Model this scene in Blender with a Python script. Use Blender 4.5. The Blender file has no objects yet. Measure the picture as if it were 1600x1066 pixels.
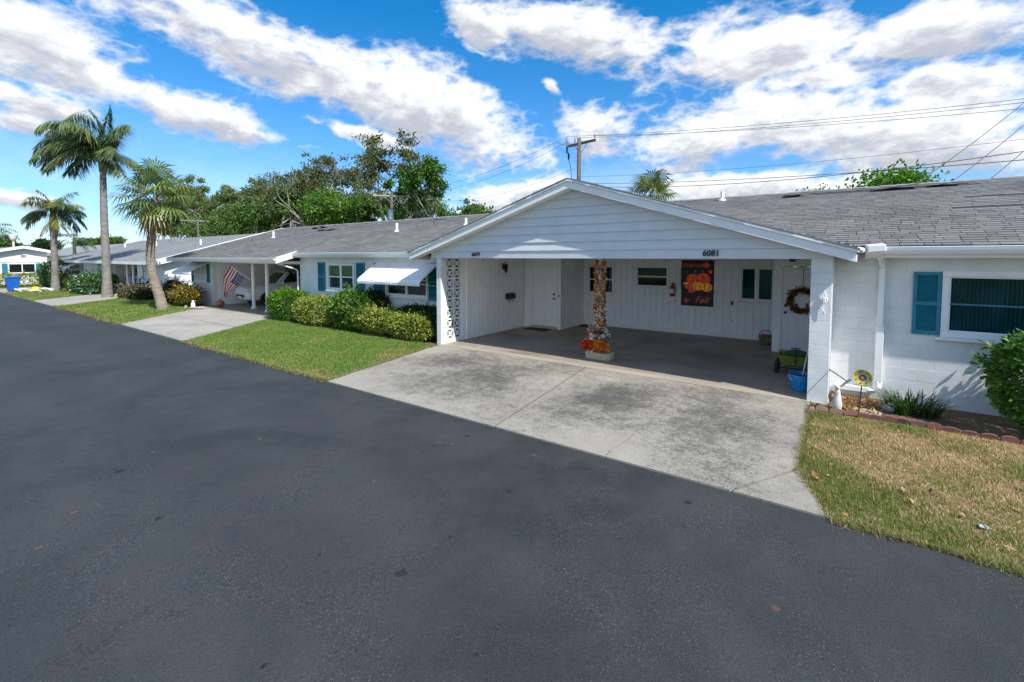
import bpy, math, random
import numpy as np
from mathutils import Vector, Matrix, Euler

R = math.radians
sc = bpy.context.scene
col = sc.collection
random.seed(7)
rng = np.random.default_rng(7)

# ------------------------------------------------------------------ camera
cam_d = bpy.data.cameras.new('camera')
cam_d.lens = 16.0; cam_d.sensor_width = 36.0
cam_d.shift_y = -0.0586
cam_d.clip_start = 0.05; cam_d.clip_end = 3000
cam = bpy.data.objects.new('camera', cam_d); col.objects.link(cam)
cam.location = (0, 0, 2.45)
cam.rotation_euler = (R(87.0), 0, R(35.4))
sc.camera = cam

# ------------------------------------------------------------------ light and sky
SUN_D = Vector((-0.92, 0.27, -1.08)).normalized()        # direction the light travels
sun_d = bpy.data.lights.new('sun', 'SUN')
sun_d.energy = 3.3; sun_d.angle = R(0.55); sun_d.color = (1.0, 0.955, 0.88)
sun = bpy.data.objects.new('sun', sun_d); col.objects.link(sun)
sun.rotation_euler = SUN_D.to_track_quat('-Z', 'Y').to_euler()
sun.location = (20, -6, 30)
SUN_EL = math.asin(-SUN_D.z); SUN_AZ = math.atan2(-SUN_D.x, -SUN_D.y)

world = bpy.data.worlds.new('World'); sc.world = world; world.use_nodes = True
world.cycles.sampling_method = 'MANUAL'; world.cycles.sample_map_resolution = 512
sc.view_settings.view_transform = 'Standard'; sc.view_settings.look = 'None'
sc.view_settings.exposure = 1.0; sc.view_settings.gamma = 1.0
sc.view_settings.use_curve_mapping = False
sc.cycles.max_bounces = 9; sc.cycles.diffuse_bounces = 6; sc.cycles.transparent_max_bounces = 12

class NT:
    """small helper round a node tree"""
    def __init__(s, tree):
        s.t = tree; s.n = tree.nodes; s.l = tree.links
    def add(s, kind, **kw):
        nd = s.n.new(kind)
        for k, v in kw.items(): setattr(nd, k, v)
        return nd
    def set(s, nd, **kw):
        for k, v in kw.items(): nd.inputs[k].default_value = v
        return nd
    def link(s, a, b): s.l.new(a, b)
    def put(s, sock, v):
        if isinstance(v, bpy.types.NodeSocket): s.l.new(v, sock)
        else: sock.default_value = v
    def math(s, op, a, b=0.0, clamp=False):
        nd = s.n.new('ShaderNodeMath'); nd.operation = op; nd.use_clamp = clamp
        s.put(nd.inputs[0], a); s.put(nd.inputs[1], b)
        return nd.outputs[0]
    def vmath(s, op, a, b=None):
        nd = s.n.new('ShaderNodeVectorMath'); nd.operation = op
        s.put(nd.inputs[0], a)
        if b is not None: s.put(nd.inputs[1], b)
        return nd.outputs['Value'] if op in ('LENGTH', 'DOT_PRODUCT') else nd.outputs[0]
    def mix(s, f, a, b, mode='MIX'):
        nd = s.n.new('ShaderNodeMix'); nd.data_type = 'RGBA'; nd.blend_type = mode
        s.put(nd.inputs[0], f); s.put(nd.inputs[6], a); s.put(nd.inputs[7], b)
        return nd.outputs[2]
    def ramp(s, v, lo, hi, smooth=True, a=0.0, b=1.0):
        nd = s.n.new('ShaderNodeMapRange'); nd.interpolation_type = 'SMOOTHSTEP' if smooth else 'LINEAR'
        s.put(nd.inputs[0], v)
        nd.inputs[1].default_value = lo; nd.inputs[2].default_value = hi
        nd.inputs[3].default_value = a; nd.inputs[4].default_value = b
        return nd.outputs[0]
    def noise(s, vec, scale, detail=4, rough=0.55, dist=0.0):
        nd = s.n.new('ShaderNodeTexNoise')
        if vec is not None: s.l.new(vec, nd.inputs['Vector'])
        nd.inputs['Scale'].default_value = scale; nd.inputs['Detail'].default_value = detail
        nd.inputs['Roughness'].default_value = rough; nd.inputs['Distortion'].default_value = dist
        return nd.outputs[0]

def rgba(c): return (c[0], c[1], c[2], 1.0)

def build_sky():
    w = NT(world.node_tree)
    w.n.clear()
    out = w.add('ShaderNodeOutputWorld'); bg = w.add('ShaderNodeBackground')
    bg.inputs['Strength'].default_value = 0.15
    sky = w.add('ShaderNodeTexSky'); sky.sky_type = 'NISHITA'; sky.sun_disc = False
    sky.sun_elevation = SUN_EL; sky.sun_rotation = SUN_AZ
    sky.altitude = 10; sky.air_density = 1.0; sky.dust_density = 0.3; sky.ozone_density = 1.5
    tc = w.add('ShaderNodeTexCoord'); d = tc.outputs['Generated']
    sep = w.add('ShaderNodeSeparateXYZ'); w.link(d, sep.inputs[0])
    x, y, z = sep.outputs
    az = w.math('MULTIPLY', w.math('ARCTAN2', x, y), 180 / math.pi)
    el = w.math('MULTIPLY', w.math('ARCSINE', z), 180 / math.pi)
    # plane above the ground on which the cloud noise lies
    zz = w.math('ADD', w.math('MAXIMUM', z, 0.0), 0.80)
    cp = w.add('ShaderNodeCombineXYZ')
    w.link(w.math('DIVIDE', x, zz), cp.inputs[0]); w.link(w.math('DIVIDE', y, zz), cp.inputs[1])
    w.link(w.math('MULTIPLY', z, 1.5), cp.inputs[2])
    P = cp.outputs[0]
    # cloud masses of this sky, as azimuth / elevation ellipses in degrees
    blobs = [(-79.5,17.2,9.0,3.2,-12), (-71.0,14.2,7.5,1.9,-10), (-81.0,12.9,4.2,1.6,2.0), (-57.2,19.8,17.5,3.1,-13.5), (-43.3,16.5,11.2,4.2,-21.2),
        (-61.0,20.9,9.0,2.0,-14), (-26.0,15.4,5.0,3.2,-2.5), (-27.3,24.6,13.2,3.0,-11.6), (-7.5,21.4,9.8,3.1,-10.4),
        (-3.5,14.0,9.5,3.6,-8.0), (6.3,19.3,7.0,2.1,-3.9), (8.5,15.1,5.5,1.9,-13.7), (4.4,10.4,11.0,2.8,-8.1),
        (-14.2,12.5,6.0,3.0,-4.9), (-33.8,8.0,9.0,1.7,7.6), (-8.1,7.6,11.3,1.7,-3.8), (-39.5,26.0,4.2,1.7,-32.3),
        (-82.2,11.0,2.6,0.8,-1.6), (-82.1,4.9,3.0,0.8,-8.9), (-30.7,20.1,1.3,0.8,-18.0), (-53.8,14.3,6.0,0.9,-10.3), (9,12,6,3,0), (-2,17.5,7,2,0), (-68,13.2,7,1.3,-8)]
    wn = w.add('ShaderNodeTexNoise'); w.link(P, wn.inputs['Vector'])
    wn.inputs['Scale'].default_value = 4.6; wn.inputs['Detail'].default_value = 5
    warp = w.vmath('MULTIPLY', w.vmath('SUBTRACT', wn.outputs['Color'], (0.5, 0.5, 0.5)), (7.5, 3.6, 0.0))
    ca = w.add('ShaderNodeCombineXYZ'); w.link(az, ca.inputs[0]); w.link(el, ca.inputs[1])
    A = w.vmath('ADD', ca.outputs[0], warp)
    best = None; low = None
    for (a, e, ra, rb, th) in blobs:
        mp = w.add('ShaderNodeMapping'); mp.vector_type = 'TEXTURE'
        w.link(A, mp.inputs['Vector'])
        mp.inputs['Location'].default_value = (a, e, 0)
        mp.inputs['Rotation'].default_value = (0, 0, R(th))
        mp.inputs['Scale'].default_value = (ra * 1.14, rb * 1.30, 1)
        v = w.math('SUBTRACT', 1.0, w.vmath('LENGTH', mp.outputs[0]))
        # height inside the mass, -1 at its base
        sy = w.add('ShaderNodeSeparateXYZ'); w.link(mp.outputs[0], sy.inputs[0])
        wgt = w.math('MAXIMUM', v, 0.0)
        hh = w.math('MULTIPLY', wgt, sy.outputs[1])
        if best is None: best, low, tot = v, hh, wgt
        else:
            best = w.math('SMOOTH_MAX', best, v); best.node.inputs[2].default_value = 0.15
            low = w.math('ADD', low, hh); tot = w.math('ADD', tot, wgt)
    hgt = w.math('DIVIDE', low, w.math('ADD', tot, 0.05))
    # the rest of the sky carries the same kind of broken cloud
    gen = w.ramp(w.noise(P, 1.5, 3), 0.28, 0.70, False, -1.0, 1.0)
    off = w.math('ABSOLUTE', w.math('ADD', az, 35.4))
    best = w.math('ADD', w.math('MULTIPLY', best, w.ramp(off, 58, 74, True, 1, 0)), w.math('MULTIPLY', gen, w.ramp(off, 58, 74)))
    best = w.math('MAXIMUM', best, -1.0)
    def billow(v, det):
        f = w.noise(v, 6.2, det, 0.60, 0.0)
        g = w.noise(v, 17.0, 4, 0.55, 0.0)
        return w.math('ADD', w.math('MULTIPLY', f, 0.78), w.math('MULTIPLY', w.math('SUBTRACT', 0.30, w.math('ABSOLUTE', w.math('SUBTRACT', g, 0.5))), 0.75))
    n1 = billow(P, 10)
    P2 = w.vmath('ADD', P, (0.022, -0.008, 0.055))
    n2 = billow(P2, 6)
    D = w.math('ADD', w.math('MULTIPLY', best, 1.05), w.math('MULTIPLY', w.math('SUBTRACT', n1, 0.585), 2.7))
    alpha = w.ramp(D, -0.12, 0.55)
    # thin veil near the horizon
    veil = w.math('MULTIPLY', w.ramp(el, 16, 1, True), w.ramp(w.noise(P, 2.8, 6), 0.38, 0.74))
    alpha = w.math('MAXIMUM', alpha, w.math('MULTIPLY', veil, 0.55))
    # self shading of the cloud mass
    sh = w.math('ADD', w.math('MULTIPLY', w.math('SUBTRACT', n2, n1), 2.0), w.math('MULTIPLY', w.ramp(D, 0.15, 1.2, False), 0.40))
    sh = w.math('ADD', sh, w.math('MULTIPLY', w.math('MULTIPLY', hgt, -1.0), 0.85), True)
    lit = (3.75, 3.8, 3.85, 1); shade = (1.85, 1.98, 2.28, 1)
    cc = w.mix(w.ramp(sh, -0.15, 0.65), lit, shade)
    tint = w.mix(w.ramp(el, 0, 27, False), (0.36, 0.45, 0.64, 1), (0.045, 0.43, 0.66, 1))
    skyc = w.mix(1.0, sky.outputs[0], tint, 'MULTIPLY')
    bgcol = w.mix(alpha, skyc, cc)
    w.link(bgcol, bg.inputs['Color']); w.link(bg.outputs[0], out.inputs[0])
build_sky()

# ------------------------------------------------------------------ objects, parts, tags
def tag(o, label=None, cat=None, group=None, kind=None):
    if label: o['label'] = label
    if cat: o['category'] = cat
    if group: o['group'] = group
    if kind: o['kind'] = kind
    return o

def thing(name, label, cat, loc=(0, 0, 0), rz=0.0, group=None):
    o = bpy.data.objects.new(name, None); col.objects.link(o)
    o.empty_display_size = 0.2
    o.location = loc; o.rotation_euler = (0, 0, rz)
    return tag(o, label, cat, group)

def copy_tree(o, parent=None):
    c = o.copy(); col.objects.link(c); c.parent = parent
    for ch in [k for k in KIDS.get(o.name, [])]:
        copy_tree(ch, c)
    return c
KIDS = {}

def link_part(o, parent):
    col.objects.link(o)
    if parent is not None:
        o.parent = parent
        KIDS.setdefault(parent.name, []).append(o)
    return o

def wloc(o):
    v = Vector((0, 0, 0))
    while o is not None:
        v = v + Vector(o.location); o = o.parent
    return v

def place(name, me, parent=None, loc=(0, 0, 0), rot=(0, 0, 0), scale=(1, 1, 1)):
    """a piece that shares mesh data; loc in world space of an unrotated parent"""
    o = bpy.data.objects.new(name, me)
    link_part(o, parent)
    p = wloc(parent) if parent else Vector((0, 0, 0))
    o.location = Vector(loc) - p
    o.rotation_euler = rot; o.scale = scale
    return o

class MB:
    def __init__(s): s.v = []; s.f = []; s.m = []
    def add(s, vs, fs, mi=0):
        b = len(s.v); s.v += [tuple(p) for p in vs]
        s.f += [tuple(b + i for i in f) for f in fs]; s.m += [mi] * len(fs)
        return s
    def box(s, x0, x1, y0, y1, z0, z1, mi=0):
        return s.add([(x0,y0,z0),(x1,y0,z0),(x1,y1,z0),(x0,y1,z0),(x0,y0,z1),(x1,y0,z1),(x1,y1,z1),(x0,y1,z1)],
            [(0,3,2,1),(4,5,6,7),(0,1,5,4),(1,2,6,5),(2,3,7,6),(3,0,4,7)], mi)
    def obox(s, c, size, rot=(0,0,0), mi=0):
        m = Euler(rot).to_matrix(); h = [k/2 for k in size]; c = Vector(c)
        vs = [c + m @ Vector((sx*h[0], sy*h[1], sz*h[2])) for sz in (-1,1) for sx,sy in ((-1,-1),(1,-1),(1,1),(-1,1))]
        return s.add(vs, [(0,3,2,1),(4,5,6,7),(0,1,5,4),(1,2,6,5),(2,3,7,6),(3,0,4,7)], mi)
    def bar(s, a, b, w, h=None, mi=0):
        """square bar from a to b"""
        a = Vector(a); b = Vector(b); h = h or w; d = (b - a); L = d.length; d.normalize()
        up = Vector((0,0,1)) if abs(d.z) < 0.95 else Vector((1,0,0))
        sd = d.cross(up).normalized(); u = sd.cross(d).normalized()
        vs = []
        for p in (a, b):
            for i, j in ((-1,-1),(1,-1),(1,1),(-1,1)): vs.append(p + sd*(i*w/2) + u*(j*h/2))
        return s.add(vs, [(0,1,2,3),(7,6,5,4),(0,4,5,1),(1,5,6,2),(2,6,7,3),(3,7,4,0)], mi)
    def tube(s, pts, rad, n=7, mi=0, cap=True):
        pts = [Vector(p) for p in pts]
        if not hasattr(rad, '__len__'): rad = [rad]*len(pts)
        vs = []; pu = None
        for i, p in enumerate(pts):
            d = (pts[min(i+1,len(pts)-1)] - pts[max(i-1,0)])
            if d.length < 1e-9: d = Vector((0,0,1))
            d.normalize()
            if pu is None:
                up = Vector((0,0,1)) if abs(d.z) < 0.9 else Vector((1,0,0))
                u = d.cross(up).normalized()
            else:
                u = (pu - d*pu.dot(d))
                u = u.normalized() if u.length > 1e-6 else d.orthogonal().normalized()
            pu = u; w = d.cross(u)
            for k in range(n):
                a = 2*math.pi*k/n
                vs.append(p + (u*math.cos(a) + w*math.sin(a))*rad[i])
        fs = []
        for i in range(len(pts)-1):
            for k in range(n):
                k2 = (k+1) % n
                fs.append((i*n+k, i*n+k2, (i+1)*n+k2, (i+1)*n+k))
        if cap:
            fs.append(tuple(range(n-1,-1,-1))); fs.append(tuple((len(pts)-1)*n+k for k in range(n)))
        return s.add(vs, fs, mi)
    def lathe(s, prof, n=16, c=(0,0,0), rot=None, mi=0, sx=1.0, sy=1.0):
        c = Vector(c); m = Euler(rot).to_matrix() if rot else Matrix.Identity(3)
        vs = []
        for r, z in prof:
            for k in range(n):
                a = 2*math.pi*k/n
                vs.append(c + m @ Vector((r*math.cos(a)*sx, r*math.sin(a)*sy, z)))
        fs = [(i*n+k, i*n+(k+1)%n, (i+1)*n+(k+1)%n, (i+1)*n+k) for i in range(len(prof)-1) for k in range(n)]
        fs.append(tuple(range(n-1,-1,-1))); fs.append(tuple((len(prof)-1)*n+k for k in range(n)))
        return s.add(vs, fs, mi)
    def prism(s, poly, axis, a, b, mi=0):
        """poly: 2D points in the two other axes (order x,y,z), extruded along axis"""
        def mk(p, t):
            if axis == 'x': return (t, p[0], p[1])
            if axis == 'y': return (p[0], t, p[1])
            return (p[0], p[1], t)
        n = len(poly)
        vs = [mk(p, a) for p in poly] + [mk(p, b) for p in poly]
        fs = [tuple(range(n)), tuple(range(2*n-1, n-1, -1))] + [(i, i+n, (i+1)%n+n, (i+1)%n) for i in range(n)]
        return s.add(vs, fs, mi)
    def ball(s, c, r, nu=12, nv=8, mi=0, rot=None):
        if not hasattr(r, '__len__'): r = (r, r, r)
        c = Vector(c); m = Euler(rot).to_matrix() if rot else Matrix.Identity(3)
        vs = [c + m @ Vector((0,0,-r[2]))]
        for i in range(1, nv):
            t = -math.pi/2 + math.pi*i/nv
            for k in range(nu):
                a = 2*math.pi*k/nu
                vs.append(c + m @ Vector((r[0]*math.cos(t)*math.cos(a), r[1]*math.cos(t)*math.sin(a), r[2]*math.sin(t))))
        vs.append(c + m @ Vector((0,0,r[2])))
        fs = [(0, 1+(k+1)%nu, 1+k) for k in range(nu)]
        for i in range(nv-2):
            for k in range(nu):
                fs.append((1+i*nu+k, 1+i*nu+(k+1)%nu, 1+(i+1)*nu+(k+1)%nu, 1+(i+1)*nu+k))
        L = len(vs)-1; b = 1+(nv-2)*nu
        fs += [(b+k, b+(k+1)%nu, L) for k in range(nu)]
        return s.add(vs, fs, mi)
    def mesh(s, name, mats, off=(0,0,0), smooth=False, fix=True):
        me = bpy.data.meshes.new(name)
        ox, oy, oz = off
        me.from_pydata([(x-ox, y-oy, z-oz) for x, y, z in s.v], [], s.f)
        mats = mats if isinstance(mats, (list, tuple)) else [mats]
        for m in mats: me.materials.append(m)
        if len(mats) > 1: me.polygons.foreach_set('material_index', s.m)
        if fix:
            import bmesh
            bm = bmesh.new(); bm.from_mesh(me); bmesh.ops.recalc_face_normals(bm, faces=bm.faces); bm.to_mesh(me); bm.free()
        if smooth: me.polygons.foreach_set('use_smooth', [True]*len(me.polygons))
        me.update()
        return me
    def build(s, name, mats, parent=None, smooth=False, bevel=0.0, seg=1, loc=None):
        """vertices are in world space (of an unrotated parent); a top-level mesh gets its origin at loc"""
        p = wloc(parent) if parent else Vector(loc or (0,0,0))
        me = s.mesh(name, mats, p, smooth)
        o = bpy.data.objects.new(name, me)
        link_part(o, parent)
        if parent is None: o.location = p
        if bevel:
            b = o.modifiers.new('bevel', 'BEVEL'); b.width = bevel; b.segments = seg; b.limit_method = 'ANGLE'; b.angle_limit = R(40)
        return o

def np_obj(name, V, F, mat, cols=None, parent=None, loc=None, smooth=False):
    """fast mesh from arrays: V (n,3), F (m,k); cols (n,3) become the attribute Col"""
    V = np.asarray(V, dtype=np.float32); F = np.asarray(F, dtype=np.int32)
    p = wloc(parent) if parent else Vector(loc or (0,0,0))
    V = V - np.array(p, dtype=np.float32)
    me = bpy.data.meshes.new(name)
    me.vertices.add(len(V)); me.vertices.foreach_set('co', V.ravel())
    k = F.shape[1]
    me.loops.add(F.size); me.loops.foreach_set('vertex_index', F.ravel())
    me.polygons.add(len(F)); me.polygons.foreach_set('loop_start', np.arange(0, F.size, k, dtype=np.int32))
    if cols is not None:
        a = me.attributes.new('Col', 'FLOAT_COLOR', 'POINT')
        c = np.ones((len(V), 4), dtype=np.float32); c[:, :3] = cols
        a.data.foreach_set('color', c.ravel())
    me.materials.append(mat)
    me.update(calc_edges=True); me.validate()
    if smooth: me.shade_smooth()
    else: me.shade_flat()
    o = bpy.data.objects.new(name, me)
    link_part(o, parent)
    if parent is None: o.location = p
    return o

def text_mesh(name, body, size, mat, shear=0.0, extrude=0.004, bold=0.0):
    cu = bpy.data.curves.new(name, 'FONT'); cu.body = body; cu.size = size; cu.shear = shear
    cu.extrude = extrude; cu.offset = bold; cu.resolution_u = 3; cu.align_x = 'CENTER'
    to = bpy.data.objects.new(name, cu); col.objects.link(to)
    dg = bpy.context.evaluated_depsgraph_get()
    me = bpy.data.meshes.new_from_object(to.evaluated_get(dg))
    bpy.data.objects.remove(to); me.materials.clear(); me.materials.append(mat)
    return me

# ------------------------------------------------------------------ materials
def new_mat(name):
    m = bpy.data.materials.new(name); m.use_nodes = True
    t = NT(m.node_tree); p = t.n['Principled BSDF']
    return m, t, p

def bump(t, p, h, strength=0.3, dist=0.01):
    b = t.add('ShaderNodeBump'); b.inputs['Strength'].default_value = strength; b.inputs['Distance'].default_value = dist
    t.put(b.inputs['Height'], h); t.link(b.outputs[0], p.inputs['Normal'])

def simple(name, c, rough=0.5, var=0.12, scale=6.0, bs=0.0, bscale=60.0, metal=0.0, dirt=0.0, dirtc=(0.18,0.16,0.13), spec=0.5, world=True):
    m, t, p = new_mat(name)
    if world:
        v = t.add('ShaderNodeNewGeometry').outputs['Position']
    else:
        v = t.add('ShaderNodeTexCoord').outputs['Object']
    n = t.noise(v, scale, 5, 0.6)
    a = tuple(max(0, k*(1-var)) for k in c); b = tuple(min(1, k*(1+var)) for k in c)
    cc = t.mix(t.ramp(n, 0.3, 0.7), rgba(a), rgba(b))
    if dirt:
        dn = t.noise(v, scale*0.45, 7, 0.7)
        cc = t.mix(t.math('MULTIPLY', t.ramp(dn, 0.5, 0.78), dirt), cc, rgba(dirtc))
    t.link(cc, p.inputs['Base Color'])
    p.inputs['Roughness'].default_value = rough; p.inputs['Metallic'].default_value = metal
    p.inputs['Specular IOR Level'].default_value = spec
    if bs: bump(t, p, t.noise(v, bscale, 4, 0.6), bs, 0.01)
    return m

def leaf_mat(name, rough=0.45, trans=0.35, spec=0.4):
    m, t, p = new_mat(name)
    a = t.add('ShaderNodeAttribute'); a.attribute_name = 'Col'
    t.link(a.outputs['Color'], p.inputs['Base Color'])
    p.inputs['Roughness'].default_value = rough; p.inputs['Specular IOR Level'].default_value = spec
    tr = t.add('ShaderNodeBsdfTranslucent')
    t.link(t.mix(1.0, a.outputs['Color'], (1.25, 1.35, 0.55, 1), 'MULTIPLY'), tr.inputs['Color'])
    mx = t.add('ShaderNodeMixShader'); mx.inputs[0].default_value = trans
    t.link(p.outputs[0], mx.inputs[1]); t.link(tr.outputs[0], mx.inputs[2])
    t.link(mx.outputs[0], t.n['Material Output'].inputs['Surface'])
    return m

def attr_mat(name, rough=0.8, bs=0.25, bscale=90, spec=0.3, var=0.25):
    m, t, p = new_mat(name)
    a = t.add('ShaderNodeAttribute'); a.attribute_name = 'Col'
    v = t.add('ShaderNodeNewGeometry').outputs['Position']
    n = t.noise(v, bscale, 3, 0.7); big = t.noise(v, 0.8, 5, 0.6)
    g = t.math('ADD', t.ramp(n, 0.2, 0.8, False, 1-var, 1+var), t.ramp(big, 0.3, 0.7, False, -0.14, 0.14))
    cg = t.add('ShaderNodeCombineXYZ')
    for i in range(3): t.link(g, cg.inputs[i])
    t.link(t.mix(1.0, a.outputs['Color'], cg.outputs[0], 'MULTIPLY'), p.inputs['Base Color'])
    p.inputs['Roughness'].default_value = rough; p.inputs['Specular IOR Level'].default_value = spec
    bump(t, p, n, bs, 0.008)
    return m

def asphalt_mat():
    m, t, p = new_mat('asphalt')
    v = t.add('ShaderNodeNewGeometry').outputs['Position']
    big = t.noise(v, 0.42, 6, 0.62, 0.8); mid = t.noise(v, 1.7, 6, 0.65, 0.3); fine = t.noise(v, 85, 3, 0.7)
    vor = t.add('ShaderNodeTexVoronoi'); vor.inputs['Scale'].default_value = 78; t.link(v, vor.inputs['Vector'])
    c = t.mix(t.ramp(big, 0.34, 0.66), (0.0180, 0.0208, 0.0220, 1), (0.0385, 0.0412, 0.0410, 1))
    c = t.mix(t.math('MULTIPLY', t.ramp(mid, 0.42, 0.7), 0.55), c, (0.041, 0.0425, 0.0420, 1))
    worn = t.ramp(t.noise(v, 0.9, 5, 0.6, 0.5), 0.44, 0.62)        # where the sealer has worn the stones show
    # stones of the aggregate: brighter specks where a cell is light
    sep = t.add('ShaderNodeSeparateColor'); t.link(vor.outputs['Color'], sep.inputs[0])
    st = t.math('MULTIPLY', t.ramp(sep.outputs[0], 0.55, 1.0), t.ramp(vor.outputs['Distance'], 0.42, 0.2))
    c = t.mix(t.math('MULTIPLY', st, t.math('ADD', t.math('MULTIPLY', worn, 0.62), 0.18)), c, (0.19, 0.188, 0.18, 1))
    dk = t.math('MULTIPLY', t.ramp(sep.outputs[1], 0.6, 1.0), t.math('ADD', t.math('MULTIPLY', worn, 0.5), 0.22))
    c = t.mix(dk, c, (0.011, 0.012, 0.014, 1))
    gr = t.noise(v, 120, 4, 0.8)
    c = t.mix(t.ramp(gr, 0.45, 0.8, False, 0.0, 0.55), c, (0.085, 0.087, 0.088, 1)); c = t.mix(t.ramp(gr, 0.5, 0.2, False, 0.0, 0.6), c, (0.010, 0.011, 0.012, 1))
    # oil drips: sparse dark cells, and a few pale scuffs
    v2 = t.add('ShaderNodeTexVoronoi'); v2.voronoi_dimensions = '2D'; v2.inputs['Scale'].default_value = 1.25
    wv = t.vmath('ADD', v, t.vmath('MULTIPLY', t.vmath('SUBTRACT', t.noise(v, 9, 3).node.outputs['Color'], (.5,.5,.5)), (0.14, 0.10, 0.0)))
    t.link(wv, v2.inputs['Vector'])
    s2 = t.add('ShaderNodeSeparateColor'); t.link(v2.outputs['Color'], s2.inputs[0])
    rad = t.math('MULTIPLY', t.math('POWER', s2.outputs[1], 2.0), 0.075)
    spot = t.math('MULTIPLY', t.math('LESS_THAN', v2.outputs['Distance'], rad), t.math('GREATER_THAN', s2.outputs[0], 0.45))
    c = t.mix(t.math('MULTIPLY', spot, 0.75), c, (0.008, 0.0085, 0.010, 1))
    mp = t.add('ShaderNodeMapping'); t.link(v, mp.inputs[0]); mp.inputs['Rotation'].default_value = (0,0,R(38)); mp.inputs['Scale'].default_value = (0.5, 5.5, 1)
    scf = t.ramp(t.noise(mp.outputs[0], 1.3, 3, 0.5), 0.73, 0.80)
    c = t.mix(t.math('MULTIPLY', scf, 0.34), c, (0.12, 0.12, 0.123, 1))
    # wheel tracks along the street where the sealer is polished, and hairline cracks
    sx = t.add('ShaderNodeSeparateXYZ'); t.link(wv, sx.inputs[0])
    trk = t.math('ABSOLUTE', t.math('SINE', t.math('MULTIPLY', t.math('ADD', sx.outputs[1], t.math('MULTIPLY', big, 0.8)), 1.9)))
    c = t.mix(t.math('MULTIPLY', t.ramp(trk, 0.45, 1.0), 0.22), c, (0.022, 0.0235, 0.026, 1))
    cv = t.add('ShaderNodeTexVoronoi'); cv.feature = 'DISTANCE_TO_EDGE'; cv.inputs['Scale'].default_value = 0.33
    t.link(t.vmath('ADD', v, t.vmath('MULTIPLY', t.vmath('SUBTRACT', t.noise(v, 1.2, 6, 0.7).node.outputs['Color'], (.5,.5,.5)), (1.6, 1.6, 0.0))), cv.inputs['Vector'])
    ck = t.math('MULTIPLY', t.ramp(cv.outputs['Distance'], 0.0032, 0.0008), t.ramp(t.noise(v, 0.5, 3), 0.46, 0.56))
    c = t.mix(t.math('MULTIPLY', ck, 0.4), c, (0.010, 0.010, 0.011, 1))
    lf = t.add('ShaderNodeTexVoronoi'); lf.voronoi_dimensions = '2D'; lf.inputs['Scale'].default_value = 1.3; t.link(t.vmath('ADD', v, (3.3, 1.7, 0)), lf.inputs['Vector'])
    l2 = t.add('ShaderNodeSeparateColor'); t.link(lf.outputs['Color'], l2.inputs[0])
    rust = t.math('MULTIPLY', t.math('LESS_THAN', lf.outputs['Distance'], 0.035), t.math('GREATER_THAN', l2.outputs[2], 0.86))
    c = t.mix(t.math('MULTIPLY', rust, 0.45), c, (0.16, 0.075, 0.04, 1))
    t.link(c, p.inputs['Base Color'])
    t.link(t.ramp(mid, 0.3, 0.7, True, 0.62, 0.8), p.inputs['Roughness'])
    p.inputs['Specular IOR Level'].default_value = 0.42
    h = t.math('ADD', t.math('MULTIPLY', t.math('SUBTRACT', 1.0, vor.outputs['Distance']), 0.8), fine)
    bump(t, p, h, 0.38, 0.006)
    return m

def concrete_mat(name, base, mold=0.0, lanes=None, fine=0.12, rough=0.85, warm=(0.40,0.36,0.30), moldc=(0.085,0.085,0.078), seed=0.0, spec=.3):
    m, t, p = new_mat(name)
    v0 = t.add('ShaderNodeNewGeometry').outputs['Position']
    v = t.vmath('ADD', v0, (seed, seed*1.7, 0))
    big = t.noise(v, 0.7, 6, 0.6, 0.4); med = t.noise(v, 4.2, 8, 0.72, 0.2); fn = t.noise(v, 46, 4, 0.75); vf = t.noise(v, 170, 2, 0.7)
    c = t.mix(t.ramp(big, 0.3, 0.7), rgba([k*0.88 for k in base]), rgba([min(1,k*1.1) for k in base]))
    c = t.mix(t.math('MULTIPLY', t.ramp(t.noise(v, 1.1, 5, 0.6), 0.5, 0.72), 0.30), c, rgba(warm))
    if mold:
        lane = t.ramp(t.noise(v, 0.62, 3, 0.5, 0.3), 0.36, 0.66, False)
        if lanes:
            wv = t.vmath('ADD', v0, t.vmath('MULTIPLY', t.vmath('SUBTRACT', t.noise(v0, 1.3, 5, 0.6).node.outputs['Color'], (.5,.5,.5)), (1.5, 1.5, 0.0)))
            acc = None
            for (lx, ly, la, lb) in lanes:
                mp = t.add('ShaderNodeMapping'); mp.vector_type = 'TEXTURE'; t.link(wv, mp.inputs['Vector'])
                mp.inputs['Location'].default_value = (lx, ly, 0); mp.inputs['Scale'].default_value = (la, lb, 100)
                e = t.ramp(t.vmath('LENGTH', mp.outputs[0]), 1.5, 0.1, False)
                acc = e if acc is None else t.math('MAXIMUM', acc, e)
            lane = t.math('ADD', t.math('MULTIPLY', acc, 0.75), t.math('MULTIPLY', lane, 0.42))
        a = t.math('ADD', lane, t.math('MULTIPLY', t.math('SUBTRACT', med, 0.5), 1.5))
        a = t.math('ADD', a, t.math('MULTIPLY', t.math('SUBTRACT', fn, 0.5), 2.6))
        a = t.math('ADD', a, t.math('MULTIPLY', t.math('SUBTRACT', t.noise(v, 15, 5, 0.75), 0.5), 1.3))
        c = t.mix(t.math('MULTIPLY', t.ramp(a, 0.22, 1.35 if not lanes else 1.2), mold), c, rgba(moldc))
    c = t.mix(t.ramp(vf, 0.25, 0.75, True, 0.0, fine), c, (0.05, 0.05, 0.047, 1))
    t.link(c, p.inputs['Base Color']); p.inputs['Roughness'].default_value = rough
    p.inputs['Specular IOR Level'].default_value = spec
    bump(t, p, t.math('ADD', fn, t.math('MULTIPLY', vf, 0.5)), 0.22, 0.006)
    return m

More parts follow.
